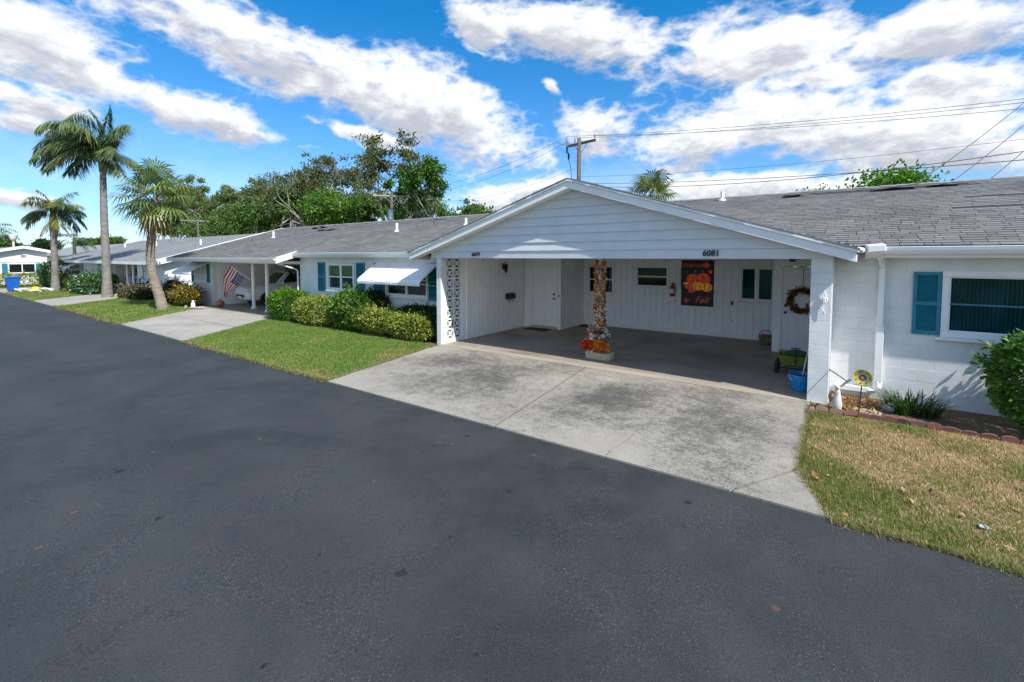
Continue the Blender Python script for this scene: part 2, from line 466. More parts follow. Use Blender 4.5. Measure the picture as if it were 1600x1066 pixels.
def ground_mat(name, g1, g2, straw, amount, sc_=1.0):
    m, t, p = new_mat(name)
    v = t.add('ShaderNodeNewGeometry').outputs['Position']
    a = t.noise(v, 1.1*sc_, 6, 0.65); b = t.noise(v, 9*sc_, 6, 0.7); f = t.noise(v, 70, 4, 0.75)
    c = t.mix(t.ramp(b, 0.3, 0.7), rgba(g1), rgba(g2))
    c = t.mix(t.math('MULTIPLY', t.ramp(a, 0.36, 0.64), amount), c, rgba(straw))
    c = t.mix(t.ramp(f, 0.3, 0.75, True, 0.0, 0.5), c, (0.03, 0.028, 0.014, 1))
    t.link(c, p.inputs['Base Color']); p.inputs['Roughness'].default_value = 0.95
    p.inputs['Specular IOR Level'].default_value = 0.1
    bump(t, p, t.math('ADD', f, b), 0.6, 0.03)
    return m

def glass_mat(name, tint=(0.75,0.9,0.9), dark=0.15, rough=0.02):
    """window pane: mirror by Fresnel, otherwise tinted see-through"""
    m, t, p = new_mat(name)
    fr = t.add('ShaderNodeFresnel'); fr.inputs['IOR'].default_value = 1.52
    gl = t.add('ShaderNodeBsdfGlossy'); gl.inputs['Roughness'].default_value = rough; gl.inputs['Color'].default_value = (1,1,1,1)
    tr = t.add('ShaderNodeBsdfTransparent'); tr.inputs['Color'].default_value = rgba([k*(1-dark) for k in tint])
    mx = t.add('ShaderNodeMixShader')
    t.link(t.math('MULTIPLY', fr.outputs[0], 0.25), mx.inputs[0]); t.link(tr.outputs[0], mx.inputs[1]); t.link(gl.outputs[0], mx.inputs[2])
    t.link(mx.outputs[0], t.n['Material Output'].inputs['Surface'])
    t.n.remove(p)
    return m

M = {}
M['asphalt'] = asphalt_mat()
M['drive'] = concrete_mat('driveway_concrete', (0.315,0.29,0.245), mold=0.92, moldc=(0.060,0.060,0.057), seed=2.3, lanes=[(-7.2,7.7,1.3,1.3),(-5.6,7.3,1.7,1.9),(-3.15,7.3,1.2,2.0),(-1.35,7.3,1.1,2.0)])
M['drive_new'] = concrete_mat('fresh_concrete', (0.285,0.265,0.23), mold=0.35)
M['drive_far'] = concrete_mat('pale_concrete', (0.36,0.335,0.30), mold=0.3, seed=11)
M['floor'] = concrete_mat('carport_floor_concrete', (0.33,0.275,0.225), mold=0.5, rough=0.55, warm=(0.22,0.17,0.14), moldc=(0.05,0.042,0.038), seed=4, spec=.5)
M['apron'] = concrete_mat('apron_concrete', (0.36,0.31,0.25), mold=0.10, seed=7)
M['lawn'] = ground_mat('lawn_turf', (0.09,0.15,0.03), (0.14,0.21,0.045), (0.28,0.24,0.09), 0.6)
M['lawn_dry'] = ground_mat('dry_turf', (0.27,0.19,0.10), (0.38,0.27,0.15), (0.24,0.19,0.09), 0.6)
M['soil'] = ground_mat('bed_soil', (0.12,0.085,0.055), (0.20,0.15,0.10), (0.28,0.22,0.15), 0.5)
M['white'] = simple('white_wall_paint', (0.70,0.715,0.715), 0.6, 0.06, 3.0, 0.5, 55, dirt=0.22, dirtc=(0.5,0.48,0.44))
M['trim'] = simple('white_trim_paint', (0.80,0.805,0.80), 0.42, 0.03, 4.0, 0.05, 40, dirt=0.10, dirtc=(0.52,0.5,0.46))
M['siding'] = simple('siding_paint', (0.60,0.635,0.66), 0.45, 0.04, 3.0, 0.15, 30, dirt=0.2, dirtc=(0.5,0.48,0.44))
M['plank'] = simple('grooved_panel_paint', (0.84,0.845,0.84), 0.5, 0.05, 4.0, 0.2, 45, dirt=0.12, dirtc=(0.5,0.47,0.43))
M['ceiling'] = simple('ceiling_paint', (0.84,0.83,0.80), 0.7, 0.05, 3.0)
M['metal_white'] = simple('white_enamel', (0.82,0.83,0.83), 0.32, 0.03, 6.0, dirt=0.10, dirtc=(0.45,0.43,0.4))
M['teal'] = simple('teal_shutter_paint', (0.012,0.19,0.26), 0.42, 0.10, 7.0, 0.08, 60)
M['teal_dark'] = simple('teal_curtain', (0.02,0.24,0.27), 0.8, 0.2, 3.0)
M['dark_int'] = simple('dark_room', (0.018,0.026,0.028), 0.8, 0.2, 2.0)
M['blind'] = simple('window_blind', (0.32,0.34,0.34), 0.7, 0.1, 5.0)
M['glass'] = glass_mat('window_glass')
M['glass_dk'] = glass_mat('tinted_glass', (0.35,0.42,0.42), 0.35)
M['gap_shade'] = simple('painted_gap_shade', (0.075,0.08,0.085), 0.9, 0.2, 4.0)  # shade of the screen openings, put into a dark colour
M['felt'] = simple('roof_felt', (0.035,0.035,0.038), 0.9, 0.25, 9.0, 0.4, 40)
M['shingle'] = attr_mat('asphalt_shingle', 0.9, 0.5, 120, 0.2, 0.35)
def shingle_far():
    m, t, p = new_mat('distant_shingle')
    v = t.add('ShaderNodeNewGeometry').outputs['Position']
    mp = t.add('ShaderNodeMapping'); t.link(v, mp.inputs[0]); mp.inputs['Scale'].default_value = (2.2, 7.0, 7.0)
    n = t.noise(mp.outputs[0], 1.0, 4, 0.7); b = t.noise(v, 0.5, 5, 0.6)
    c = t.mix(t.ramp(n, 0.3, 0.7), (0.20,0.205,0.205,1), (0.30,0.305,0.305,1))
    c = t.mix(t.math('MULTIPLY', t.ramp(b, 0.4, 0.65), 0.4), c, (0.20,0.205,0.215,1))
    t.link(c, p.inputs['Base Color']); p.inputs['Roughness'].default_value = 0.9; p.inputs['Specular IOR Level'].default_value = 0.2
    bump(t, p, n, 0.4, 0.02)
    return m
M['shingle_far'] = shingle_far()
M['leaf'] = leaf_mat('leaf')
M['palm'] = leaf_mat('palm_leaf', 0.4, 0.25, 0.5)
M['grass'] = leaf_mat('grass_blade', 0.6, 0.3, 0.25)
M['bark'] = simple('bark', (0.16,0.135,0.11), 0.9, 0.3, 3.0, 0.7, 14)
M['bark_grey'] = simple('pale_grey_bark', (0.34,0.32,0.29), 0.9, 0.25, 2.0, 0.6, 10)
def trunk_mat(name, a, b, ring):
    m, t, p = new_mat(name)
    v = t.add('ShaderNodeNewGeometry').outputs['Position']
    mp = t.add('ShaderNodeMapping'); t.link(v, mp.inputs[0]); mp.inputs['Scale'].default_value = (2.0, 2.0, ring)
    n = t.noise(mp.outputs[0], 1.0, 5, 0.7, 0.4); f = t.noise(v, 26, 4, 0.7)
    c = t.mix(t.ramp(n, 0.3, 0.7), rgba(a), rgba(b)); c = t.mix(t.ramp(f, 0.35, 0.75, True, 0, 0.4), c, (0.07,0.055,0.04,1))
    t.link(c, p.inputs['Base Color']); p.inputs['Roughness'].default_value = 0.92
    bump(t, p, t.math('ADD', n, f), 0.8, 0.05)
    return m
M['palm_grey'] = trunk_mat('grey_palm_trunk', (0.17,0.155,0.14), (0.30,0.28,0.25), 7.0)
M['palm_brown'] = trunk_mat('brown_palm_trunk', (0.19,0.15,0.11), (0.34,0.285,0.225), 11.0)
M['husk'] = leaf_mat('palm_husk', 0.8, 0.15, 0.15)
M['wood_pole'] = simple('weathered_pole_wood', (0.11,0.095,0.08), 0.9, 0.3, 5.0, 0.5, 25)
M['black'] = simple('black_metal', (0.018,0.018,0.02), 0.45, 0.2, 10.0)
M['wire'] = simple('cable', (0.05,0.055,0.065), 0.6, 0.1, 2.0)
M['steel'] = simple('galvanised_steel', (0.45,0.46,0.47), 0.4, 0.1, 10.0, metal=0.7)
M['brickred'] = concrete_mat('red_edging', (0.20,0.085,0.07), mold=0.6, moldc=(0.10,0.06,0.05))
M['stone'] = concrete_mat('planter_stone', (0.55,0.45,0.30), mold=0.3, moldc=(0.2,0.16,0.1))
M['blue_plastic'] = simple('blue_plastic', (0.008,0.10,0.42), 0.35, 0.06, 5.0)
M['cyan_plastic'] = simple('bright_blue_plastic', (0.01,0.22,0.52), 0.3, 0.06, 5.0)
M['red_enamel'] = simple('red_enamel', (0.42,0.012,0.012), 0.3, 0.1, 5.0)
M['rubber'] = simple('rubber', (0.02,0.02,0.02), 0.8, 0.2, 10.0)
M['mat_brown'] = simple('coir_mat', (0.075,0.05,0.032), 0.98, 0.35, 40.0, 0.8, 120)
M['mat_black'] = simple('rubber_mat', (0.018,0.018,0.019), 0.9, 0.3, 30.0, 0.6, 90)
M['car_white'] = simple('white_car_paint', (0.74,0.75,0.77), 0.18, 0.01, 1.0, spec=.6)
M['car_silver'] = simple('silver_car_paint', (0.36,0.40,0.45), 0.22, 0.02, 1.0, metal=0.4)
M['car_glass'] = simple('car_glass', (0.012,0.015,0.017), 0.05, 0.1, 1.0, spec=.8)
M['lens_red'] = simple('red_lens', (0.4,0.01,0.012), 0.15, 0.05, 1.0)
M['lens'] = simple('clear_lens', (0.6,0.62,0.64), 0.1, 0.05, 1.0)
M['banner'] = simple('black_banner_cloth', (0.014,0.011,0.015), 0.85, 0.2, 20.0)
M['orange'] = simple('print_orange', (0.62,0.10,0.012), 0.8, 0.35, 16.0)
M['orange_red'] = simple('print_red_orange', (0.55,0.045,0.012), 0.8, 0.3, 16.0)
M['yellow'] = simple('print_yellow', (0.72,0.33,0.02), 0.8, 0.3, 16.0)
M['green_print'] = simple('print_green', (0.03,0.10,0.035), 0.8, 0.2, 10.0)
M['pink_print'] = simple('print_pink', (0.45,0.03,0.07), 0.8, 0.2, 10.0)
M['script'] = simple('print_script', (0.40,0.085,0.03), 0.8, 0.3, 14.0)
M['attr'] = attr_mat('coloured_pieces', 0.75, 0.1, 30, 0.3, 0.12)
M['cloth'] = leaf_mat('flag_cloth', 0.8, 0.25, 0.15)
M['number'] = simple('dark_number', (0.02,0.025,0.035), 0.4, 0.1, 10.0)
M['terracotta'] = simple('terracotta', (0.36,0.13,0.05), 0.8, 0.2, 9.0)
M['ceramic'] = simple('white_ceramic', (0.82,0.82,0.80), 0.3, 0.03, 9.0)
M['bird'] = simple('weathered_ceramic', (0.66,0.64,0.60), 0.5, 0.12, 14.0, dirt=0.3)
M['grey_stone'] = concrete_mat('grey_stone', (0.34,0.34,0.34), mold=0.5)
M['orange_leaf'] = leaf_mat('autumn_leaf', 0.7, 0.2, 0.2)
M['lamp_glass'] = simple('frosted_globe', (0.78,0.74,0.68), 0.4, 0.05, 5.0)
M['far_wall'] = simple('distant_white_wall', (0.70,0.715,0.72), 0.65, 0.03, 2.0)

# ================================================================== GROUND, ROAD, PAVING
def sheet(name, poly, z, mat, thick=0.0, kind='structure', parent=None):
    mb = MB()
    if thick: mb.prism(poly, 'z', z - thick, z)
    else: mb.add([(x, y, z) for x, y in poly], [tuple(range(len(poly)))])
    o = mb.build(name, mat, parent)
    if parent is None: tag(o, kind=kind)
    return o

def wobble(a, b, n, amp, seed):
    r = random.Random(seed); pts = []
    for i in range(n + 1):
        t = i / n
        dx, dy = b[0]-a[0], b[1]-a[1]; L = math.hypot(dx, dy)
        k = 0 if i in (0, n) else r.uniform(-amp, amp)
        pts.append((a[0]+dx*t - dy/L*k, a[1]+dy*t + dx/L*k))
    return pts

sheet('ground', [(-900,-500),(700,-500),(700,900),(-900,900)], 0.0, M['lawn'])
sheet('road', [(-160,-14),(45,-14)] + wobble((45,5.02),(0.02,5.06),60,0.02,1) + [(0.02,5.12),(-8.05,5.12)] + wobble((-8.05,5.08),(-15.3,5.12),20,0.018,3)[1:] + wobble((-15.3,5.12),(-160,5.0),90,0.02,4)[1:], 0.006, M['asphalt'])
sheet('dry_lawn', wobble((-0.27,8.62),(-0.28,6.07),8,0.02,5) + wobble((-0.28,6.07),(0.03,5.10),5,0.015,6)[1:] + [(0.03,4.9),(16,4.9),(16,8.66)], 0.004, M['lawn_dry'])
sheet('flower_bed', [(-0.02,8.66),(16,8.66),(16,9.98),(-0.02,9.98)], 0.008, M['soil'])
sheet('hedge_bed', [(-18.4,8.92),(-9.02,8.92),(-9.02,9.95),(-18.4,9.95)], 0.008, M['soil'])

drive = tag(bpy.data.objects.new('driveway', None), kind='structure'); col.objects.link(drive)
def slab(poly, mat, parent, z=0.026):
    o = sheet('concrete_slab', poly, z, mat, 0.05, parent=parent)
    return o
g_ = 0.017
def jx(y, xa, xb): return xa + (xb-xa)*(9.0-y)/3.93          # joint line from (xa, 9.0) to (xb, 5.07)
def crack(y0, y1, xa, xb, amp, seed):
    r = random.Random(seed); out = []
    n = 18
    for i in range(n+1):
        y = y0 + (y1-y0)*i/n
        out.append((jx(y, xa, xb) + (0 if i in (0,n) else r.uniform(-amp, amp)), y))
    return out
ys = (9.0, 5.085)
cr = [crack(*ys, -6.75, -6.05, 0.02, 11), crack(*ys, -4.42, -3.92, 0.004, 12), crack(*ys, -2.10, -2.22, 0.025, 13)]
def off(pts, d): return [(x+d, y) for x, y in pts]
slab([(-8.92,9.0)] + [(-8.07,5.085)] + off(cr[0], -g_/2)[::-1], M['drive'], drive)
slab(off(cr[0], g_/2) + off(cr[1], -0.019)[::-1], M['drive'], drive)
slab(off(cr[1], 0.019) + off(cr[2], -g_/2)[::-1], M['drive'], drive)
slab(off(cr[2], g_/2) + [(-0.83,5.085), (-0.295,6.07), (-0.28,9.0)], M['drive'], drive)
slab([(-0.80,5.085), (0.02,5.075), (-0.275,6.035)], M['drive'], drive)

sheet('sub_base', [(-8.9,5.2),(-0.35,5.2),(-0.35,9.3),(-8.9,9.3)], 0.003, M['felt'])
carport_floor = tag(bpy.data.objects.new('carport_floor', None), kind='structure'); col.objects.link(carport_floor)
slab([(-8.86,9.01),(-8.86,9.28),(-4.5,9.28),(-4.5,9.01)], M['apron'], carport_floor, 0.03)
slab([(-4.488,9.01),(-4.488,9.28),(-0.10,9.28),(-0.10,9.01)], M['apron'], carport_floor, 0.03)
slab([(-8.86,9.286),(-8.86,15.0),(-4.5,15.0),(-4.5,9.286)], M['floor'], carport_floor, 0.03)
slab([(-4.488,9.286),(-4.488,15.0),(-0.05,15.0),(-0.05,9.286)], M['floor'], carport_floor, 0.03)

drive2 = tag(bpy.data.objects.new('neighbour_driveway', None), kind='structure'); col.objects.link(drive2)
def lerp2(a, b, t): return (a[0]+(b[0]-a[0])*t, a[1]+(b[1]-a[1])*t)
A0, A1, B0, B1_ = (-21.1,5.15), (-15.3,5.15), (-24.9,9.2), (-18.55,9.35)
for i, (t0, t1) in enumerate(((0,0.497),(0.503,1))):
    for (s0, s1) in ((0,0.496),(0.504,1)):
        p = lambda t, s: lerp2(lerp2(A0,A1,t), lerp2(B0,B1_,t), s)
        slab([p(t0,s0), p(t1,s0), p(t1,s1), p(t0,s1)], M['drive_far'], drive2)
sheet('neighbour_carport_floor', [(-25.5,9.2),(-17.5,9.42),(-17.5,15.5),(-25.5,15.5)], 0.024, M['floor'], 0.03)
sheet('angled_driveway', [(-36.5,5.15),(-31.4,5.15),(-35.7,9.6),(-41.2,9.9)], 0.022, M['drive_far'], 0.04)
sheet('angled_carport_floor', [(-41.0,9.9),(-35.6,9.62),(-35.6,15),(-41.0,15)], 0.026, M['drive_far'], 0.04)
sheet('far_footpath', [(-52,5.15),(-46.6,5.15),(-48.2,9.4),(-54,9.4)], 0.022, M['drive_far'], 0.04)

# ================================================================== NEAREST VILLA ROW
house = thing('villa_row', 'long white block villa row with grey shingle roof and gabled double carport', 'house', (-10, 9.94, 0))
def zr(y): return 4.25 - 0.3*(15.0 - y)
GX, GZ, GS, GE = -4.78, 4.15, 0.312, 5.04      # gable ridge x, height, slope, half width
def gz(x): return GZ - GS*abs(x - GX)
FR = 8.81                                      # rake face
FW = 9.08                                      # gable wall face

# --- main roof deck, two eave lines, back slope
def deck(x0, x1, y0, y1, t=0.1):
    mb = MB()
    mb.add([(x0,y0,zr(y0)-t),(x1,y0,zr(y0)-t),(x1,y1,zr(y1)-t),(x0,y1,zr(y1)-t),(x0,y0,zr(y0)),(x1,y0,zr(y0)),(x1,y1,zr(y1)),(x0,y1,zr(y1))],
        [(0,3,2,1),(4,5,6,7),(0,1,5,4),(1,2,6,5),(2,3,7,6),(3,0,4,7)])
    return mb
roof = deck(-17.25, 9.0, 9.6, 15.0).build('roof', M['felt'], house)
deck(-28.2, -17.25, 8.95, 15.0).build('carport_roof', M['felt'], house)
mb = MB(); mb.add([(-28.2,15.0,4.15),(9,15.0,4.15),(9,20.6,2.47),(-28.2,20.6,2.47),(-28.2,15.0,4.25),(9,15.0,4.25),(9,20.6,2.57),(-28.2,20.6,2.57)],
    [(0,3,2,1),(4,5,6,7),(0,1,5,4),(1,2,6,5),(2,3,7,6),(3,0,4,7)])
mb.build('rear_roof', M['shingle_far'], house)
# --- shingles: every tab is a thin wedge, laid in courses; the nearest 300 are pieces of their own
SL = math.atan(0.3); CS, SN = math.cos(SL), math.sin(SL)
pal = [(0.155,0.153,0.149),(0.17,0.167,0.161),(0.188,0.184,0.177),(0.162,0.158,0.15),(0.20,0.196,0.187),(0.14,0.138,0.135),(0.178,0.175,0.169)]
tabs = []
EXPO = 0.142
rs = random.Random(3)
def holes(x, y):
    """strips torn off by the storm: felt shows"""
    if 14.28 < y < 14.58 and -0.6 < x < 2.5: return True
    if 14.20 < y < 14.36 and (-1.3 < x < -0.75 or 0.5 < x < 1.5): return True
    if 11.95 < y < 12.12 and 1.75 < x < 3.4: return True
    if 13.0 < y < 13.14 and 2.2 < x < 3.2: return True
    if 14.0 < y < 14.3 and (-23.6 < x < -22.3): return True
    if 13.3 < y < 13.6 and (-22.3 < x < -20.2): return True
    if 13.75 < y < 13.95 and (-19.8 < x < -18.8): return True
    if 14.2 < y < 14.4 and -14.6 < x < -13.8: return True
    return False
k = 0; s = 0.0
while True:
    y0 = 8.93 + s*CS
    if y0 > 14.95: break
    for (xa, xb, ye) in ((None, 6.6, 9.55), (-17.25, None, 9.55), (-28.22, -17.25, 8.92)):
        if y0 < ye: continue
        v = (GZ + 0.03 - zr(y0)) / GS
        if xa is None: xa = GX + v
        if xb is None: xb = GX - v
        x = xa - rs.uniform(0, 0.3)
        while x < xb:
            w = rs.choice((0.20, 0.28, 0.30, 0.33)); a, b = max(x, xa), min(x+w-0.006, xb); x += w
            if b - a < 0.05 or holes((a+b)/2, y0): continue
            tabs.append(((a+b)/2, y0 - rs.uniform(0, 0.014), b-a, rs.uniform(0.007, 0.010), rs.choice(pal)))
    s += EXPO; k += 1
def dist(t): return math.hypot(t[0], t[1]) + (60 if t[0] < GX else 0) + (40 if t[0] > 2.7 + (t[1]-9.6)*0.25 else 0)
tabs.sort(key=dist)
near, rest = tabs[:300], tabs[300:]
def tab_geo(x, y, w, th):
    z = zr(y); L = 0.16
    up = (0, -SN, CS); dn = (0, CS, SN)
    def P(dx, l, h): return (x+dx, y + dn[1]*l + up[1]*h, z + dn[2]*l + up[2]*h)
    h0, h1 = 0.004, 0.004
    return [P(-w/2,0,0.001),P(w/2,0,0.001),P(w/2,L,0.0005),P(-w/2,L,0.0005),P(-w/2,0,th+0.006),P(w/2,0,th+0.006),P(w/2,L,0.004),P(-w/2,L,0.004)]
BOXF = np.array([(0,3,2,1),(4,5,6,7),(0,1,5,4),(1,2,6,5),(2,3,7,6),(3,0,4,7)])
V = np.zeros((len(rest)*8, 3)); Cc = np.zeros((len(rest)*8, 3)); F = np.zeros((len(rest)*6, 4), dtype=np.int32)
for i, (x, y, w, th, c) in enumerate(rest):
    V[i*8:i*8+8] = tab_geo(x, y, w, th); Cc[i*8:i*8+8] = c; F[i*6:i*6+6] = BOXF + i*8
tag(np_obj('shingle_courses', V, F, M['shingle'], Cc, house), kind='stuff')
cache = {}
for (x, y, w, th, c) in near:
    key = (round(w, 2), round(th, 3), c)
    if key not in cache:
        mb = MB(); g0 = tab_geo(0, 0, key[0], key[1]); z0 = zr(0)
        me = bpy.data.meshes.new('shingle'); me.from_pydata([(a, b, q - z0) for a, b, q in g0], [], [tuple(int(j) for j in f) for f in BOXF])
        at = me.attributes.new('Col', 'FLOAT_COLOR', 'POINT'); at.data.foreach_set('color', list(c + (1,))*8)
        me.materials.append(M['shingle']); cache[key] = me
    place('shingle', cache[key], roof, (x, y, zr(y)))
# lifted, curled tabs near the torn strips
mb = MB()
for (x, y, w, a) in ((-23.2,14.1,0.5,28),(-22.6,14.2,0.45,40),(-21.6,13.5,0.6,16),(-20.8,13.45,0.5,10),(1.1,14.5,0.9,7),(2.0,14.5,0.6,10),(-1.0,14.36,0.4,12)):
    mb.obox((x, y, zr(y)+0.05), (w, 0.26, 0.01), (SL - R(a), R(random.uniform(-6,6)), R(random.uniform(-10,10))))
mb.build('lifted_shingles', M['felt'], roof)
# ridge caps
mb = MB()
x = -28.2
while x < 8.8:
    z = 4.268 + random.uniform(-0.004, 0.008)
    mb.add([(x,14.86,z-0.045),(x+0.29,14.86,z-0.049),(x+0.29,15.0,z-0.004),(x,15.0,z),(x,15.14,z-0.045),(x+0.29,15.14,z-0.049)], [(0,1,2,3),(3,2,5,4)])
    x += 0.285
mb.build('ridge_cap', M['shingle_far'], roof)
# --- vent pipes
for (x, y, h) in ((-2.76,14.5,0.26),(-14.63,12.48,0.34),(-24.3,12.4,0.34),(-11.36,13.0,0.26)):
    mb = MB(); z = zr(y)
    mb.lathe([(0.11,z-0.02),(0.105,z+0.03),(0.06,z+0.05),(0.052,z+0.05),(0.052,z+h),(0.04,z+h),(0.04,z+h-0.05)], 12, (x, y, 0))
    mb.build('vent_pipe', M['metal_white'], roof, smooth=False)

# --- eaves: fascia, soffit, gutters
def eave(x0, x1, y):
    z = zr(y)
    MB().box(x0, x1, y-0.004, y+0.02, z-0.19, z-0.012).build('fascia', M['trim'], house)
    MB().box(x0, x1, y+0.023, y+0.42, z-0.185, z-0.165).build('soffit', M['ceiling'], house)
    mb = MB(); a = y-0.007
    mb.prism([(a,z-0.13),(a-0.075,z-0.13),(a-0.105,z-0.07),(a-0.115,z-0.018),(a-0.10,z-0.012),(a-0.092,z-0.06),(a-0.07,z-0.115),(a-0.01,z-0.115),(a-0.01,z-0.012),(a,z-0.012)], 'x', x0, x1)
    return mb.build('gutter', M['metal_white'], house)
eave(0.40, 9.0, 9.6)
eave(-17.25, -9.86, 9.6)
eave(-28.2, -17.36, 8.95)
# storm-dented gutter box over the downspout
mb = MB(); mb.obox((0.52,9.50,2.60),(0.24,0.2,0.12),(R(6),R(-5),R(8))); mb.obox((0.33,9.42,2.57),(0.12,0.10,0.06),(R(20),R(18),R(-20)))
mb.build('gutter_end', M['metal_white'], house, bevel=0.015, seg=2)
# side fascia where the neighbour carport roof runs further out
mb = MB(); mb.add([(-17.28,8.86,zr(8.86)-0.2),(-17.28,9.7,zr(9.7)-0.2),(-17.28,9.7,zr(9.7)+0.035),(-17.28,8.86,zr(8.86)+0.035),(-17.24,8.86,zr(8.86)-0.2),(-17.24,9.7,zr(9.7)-0.2),(-17.24,9.7,zr(9.7)+0.035),(-17.24,8.86,zr(8.86)+0.035)],
    [(0,1,2,3),(7,6,5,4),(0,4,5,1),(1,5,6,2),(2,6,7,3),(3,7,4,0)]); mb.build('rake_board', M['trim'], house)
mb = MB(); mb.add([(-28.24,8.86,zr(8.86)-0.2),(-28.24,15,zr(15)-0.2),(-28.24,15,zr(15)+0.03),(-28.24,8.86,zr(8.86)+0.03),(-28.21,8.86,zr(8.86)-0.2),(-28.21,15,zr(15)-0.2),(-28.21,15,zr(15)+0.03),(-28.21,8.86,zr(8.86)+0.03)],
    [(0,1,2,3),(7,6,5,4),(0,4,5,1),(1,5,6,2),(2,6,7,3),(3,7,4,0)]); mb.build('rake_board', M['trim'], house)

# --- painted block work of the near wing
blk = {}
def block_mesh(w, h, d=0.02):
    key = (round(w,3), round(h,3), d)
    if key not in blk:
        e = 0.0022; mb = MB(); a, b = w/2, h/2
        mb.add([(-a,d,-b),(a,d,-b),(a,d,b),(-a,d,b),(-a,e,-b),(a,e,-b),(a,e,b),(-a,e,b),(-a+e,0,-b+e),(a-e,0,-b+e),(a-e,0,b-e),(-a+e,0,b-e)],
            [(0,1,5,4),(1,2,6,5),(2,3,7,6),(3,0,4,7),(4,5,9,8),(5,6,10,9),(6,7,11,10),(7,4,8,11),(8,9,10,11)])
        blk[key] = mb.mesh('block', M['white'])
    return blk[key]
WY = 9.94
wall = MB().box(-0.04, 1.395, WY+0.005, WY+0.2, 0, 2.62).box(1.395, 3.30, WY+0.005, WY+0.2, 0, 1.17).box(1.395, 3.30, WY+0.005, WY+0.2, 2.21, 2.62).box(3.30, 9, WY+0.005, WY+0.2, 0, 2.62).build('wall', M['white'], house)
for c in range(13):
    z0, z1 = c*0.2, c*0.2+0.2
    x = -0.04 - (0.2 if c % 2 else 0)
    while x < 6.2:
        a, b = max(x, -0.04), x+0.4
        pieces = [(a, b)]
        if z1 > 1.15 and z0 < 2.21:
            pieces = []
            if a < 1.39: pieces.append((a, min(b, 1.39)))
            if b > 3.31: pieces.append((max(a, 3.31), b))
        for (p, q) in pieces:
            if q-p > 0.03: place('block', block_mesh(q-p-0.0015, 0.1975), wall, ((p+q)/2, WY + random.uniform(-0.0015, 0.0015), (z0+z1)/2))
        x += 0.4
# carport right pier in stacked blocks
pier = MB().box(-0.315, -0.055, FW+0.02, FW+0.34, 0, 2.42).build('pier', M['white'], house)
for c in range(12):
    z = c*0.2 + 0.1
    mb = MB().box(-0.33, -0.04, FW, FW+0.36, z-0.099, z+0.099 + (0.02 if c == 11 else 0))
    o = mb.build('block', M['white'], pier, bevel=0.003)
MB().box(-0.037, -0.02, FW+0.02, FW+0.08, 0.02, 2.43).build('corner_trim', M['trim'], house)
MB().box(-0.20, -0.04, FW+0.37, 13.3, 0, 2.44).build('carport_side_wall', M['plank'], house)

# --- windows
def window(x0, x1, z0, z1, y, parent=house, cols_=1, rows=2, mat='glass', inside='dark_int', frame=0.07, sill=True, depth=0.10, face=0.03, blind=False):
    """facade facing -Y; y is the wall face"""
    w = MB()
    yy0, yy1 = y-face, y+depth
    w.box(x0-frame, x1+frame, yy0, yy1, z1, z1+frame).box(x0-frame, x1+frame, yy0, yy1, z0-frame, z0)
    w.box(x0-frame, x0, yy0, yy1, z0, z1).box(x1, x1+frame, yy0, yy1, z0, z1)
    wo = w.build('window', M['trim'], parent, bevel=0.006)
    n = 0.022
    for i in range(cols_):
        a = x0 + (x1-x0)*i/cols_; b = x0 + (x1-x0)*(i+1)/cols_
        if i: MB().box(a-0.035, a+0.035, y-0.012, y+0.06, z0+0.001, z1-0.001).build('mullion', M['trim'], wo); a += 0.036
        if i < cols_-1: b -= 0.036
        for j in range(rows):
            c = z0 + (z1-z0)*j/rows; d = z0 + (z1-z0)*(j+1)/rows; o = 0.012*j
            fr = MB(); ya, yb = y+0.012-o, y+0.036-o
            fr.box(a+.001, b-.001, ya, yb, c+.001, c+n).box(a+.001, b-.001, ya, yb, d-n, d-.001).box(a+.001, a+n, ya, yb, c+n, d-n).box(b-n, b-.001, ya, yb, c+n, d-n)
            fr.build('sash', M['metal_white'], wo)
            MB().box(a+n+.001, b-n-.001, ya+0.009, ya+0.013, c+n+.001, d-n-.001).build('pane', M[mat], wo)
    MB().box(x0-0.75, x1+0.35, y+depth+0.25, y+depth+0.28, z0-0.35, z1+0.2).build('room_backing', M[inside], wo)
    if blind:
        b = MB(); z = z1-0.02
        while z > z0 + (z1-z0)*blind: b.obox(((x0+x1)/2, y+0.13, z), (x1-x0-0.05, 0.04, 0.003), (R(50),0,0)); z -= 0.035
        b.build('blind', M['blind'], wo)
    if sill: MB().box(x0-frame-0.05, x1+frame+0.05, y-face-0.05, y-0.001, z0-frame-0.05, z0-frame-0.002).build('sill', M['trim'], wo, bevel=0.006)
    return wo

def shutter(x0, x1, z0, z1, y, parent=house, slats=True):
    r = 0.045; s = MB(); ya, yb = y-0.035, y-0.002
    zm = (z0+z1)/2
    s.box(x0, x0+r, ya, yb, z0, z1).box(x1-r, x1, ya, yb, z0, z1)
    for a, b in ((z0, z0+r*1.5), (zm-r*.7, zm+r*.7), (z1-r*1.2, z1)): s.box(x0+r, x1-r, ya+.001, yb, a, b)
    so = s.build('shutter', M['teal'], parent)
    if slats:
        l = MB()
        for a, b in ((z0+r*1.5, zm-r*.7), (zm+r*.7, z1-r*1.2)):
            n = int((b-a)/0.034)
            for i in range(n):
                z = a + (b-a)*(i+0.5)/n
                l.obox(((x0+x1)/2, y-0.017, z), (x1-x0-2*r, 0.034, 0.006), (R(42),0,0))
        l.box(x0+r, x1-r, y-0.004, y-0.001, z0+r, z1-r)
        tag(l.build('louvre_slats', M['teal'], so), kind='stuff')
    return so

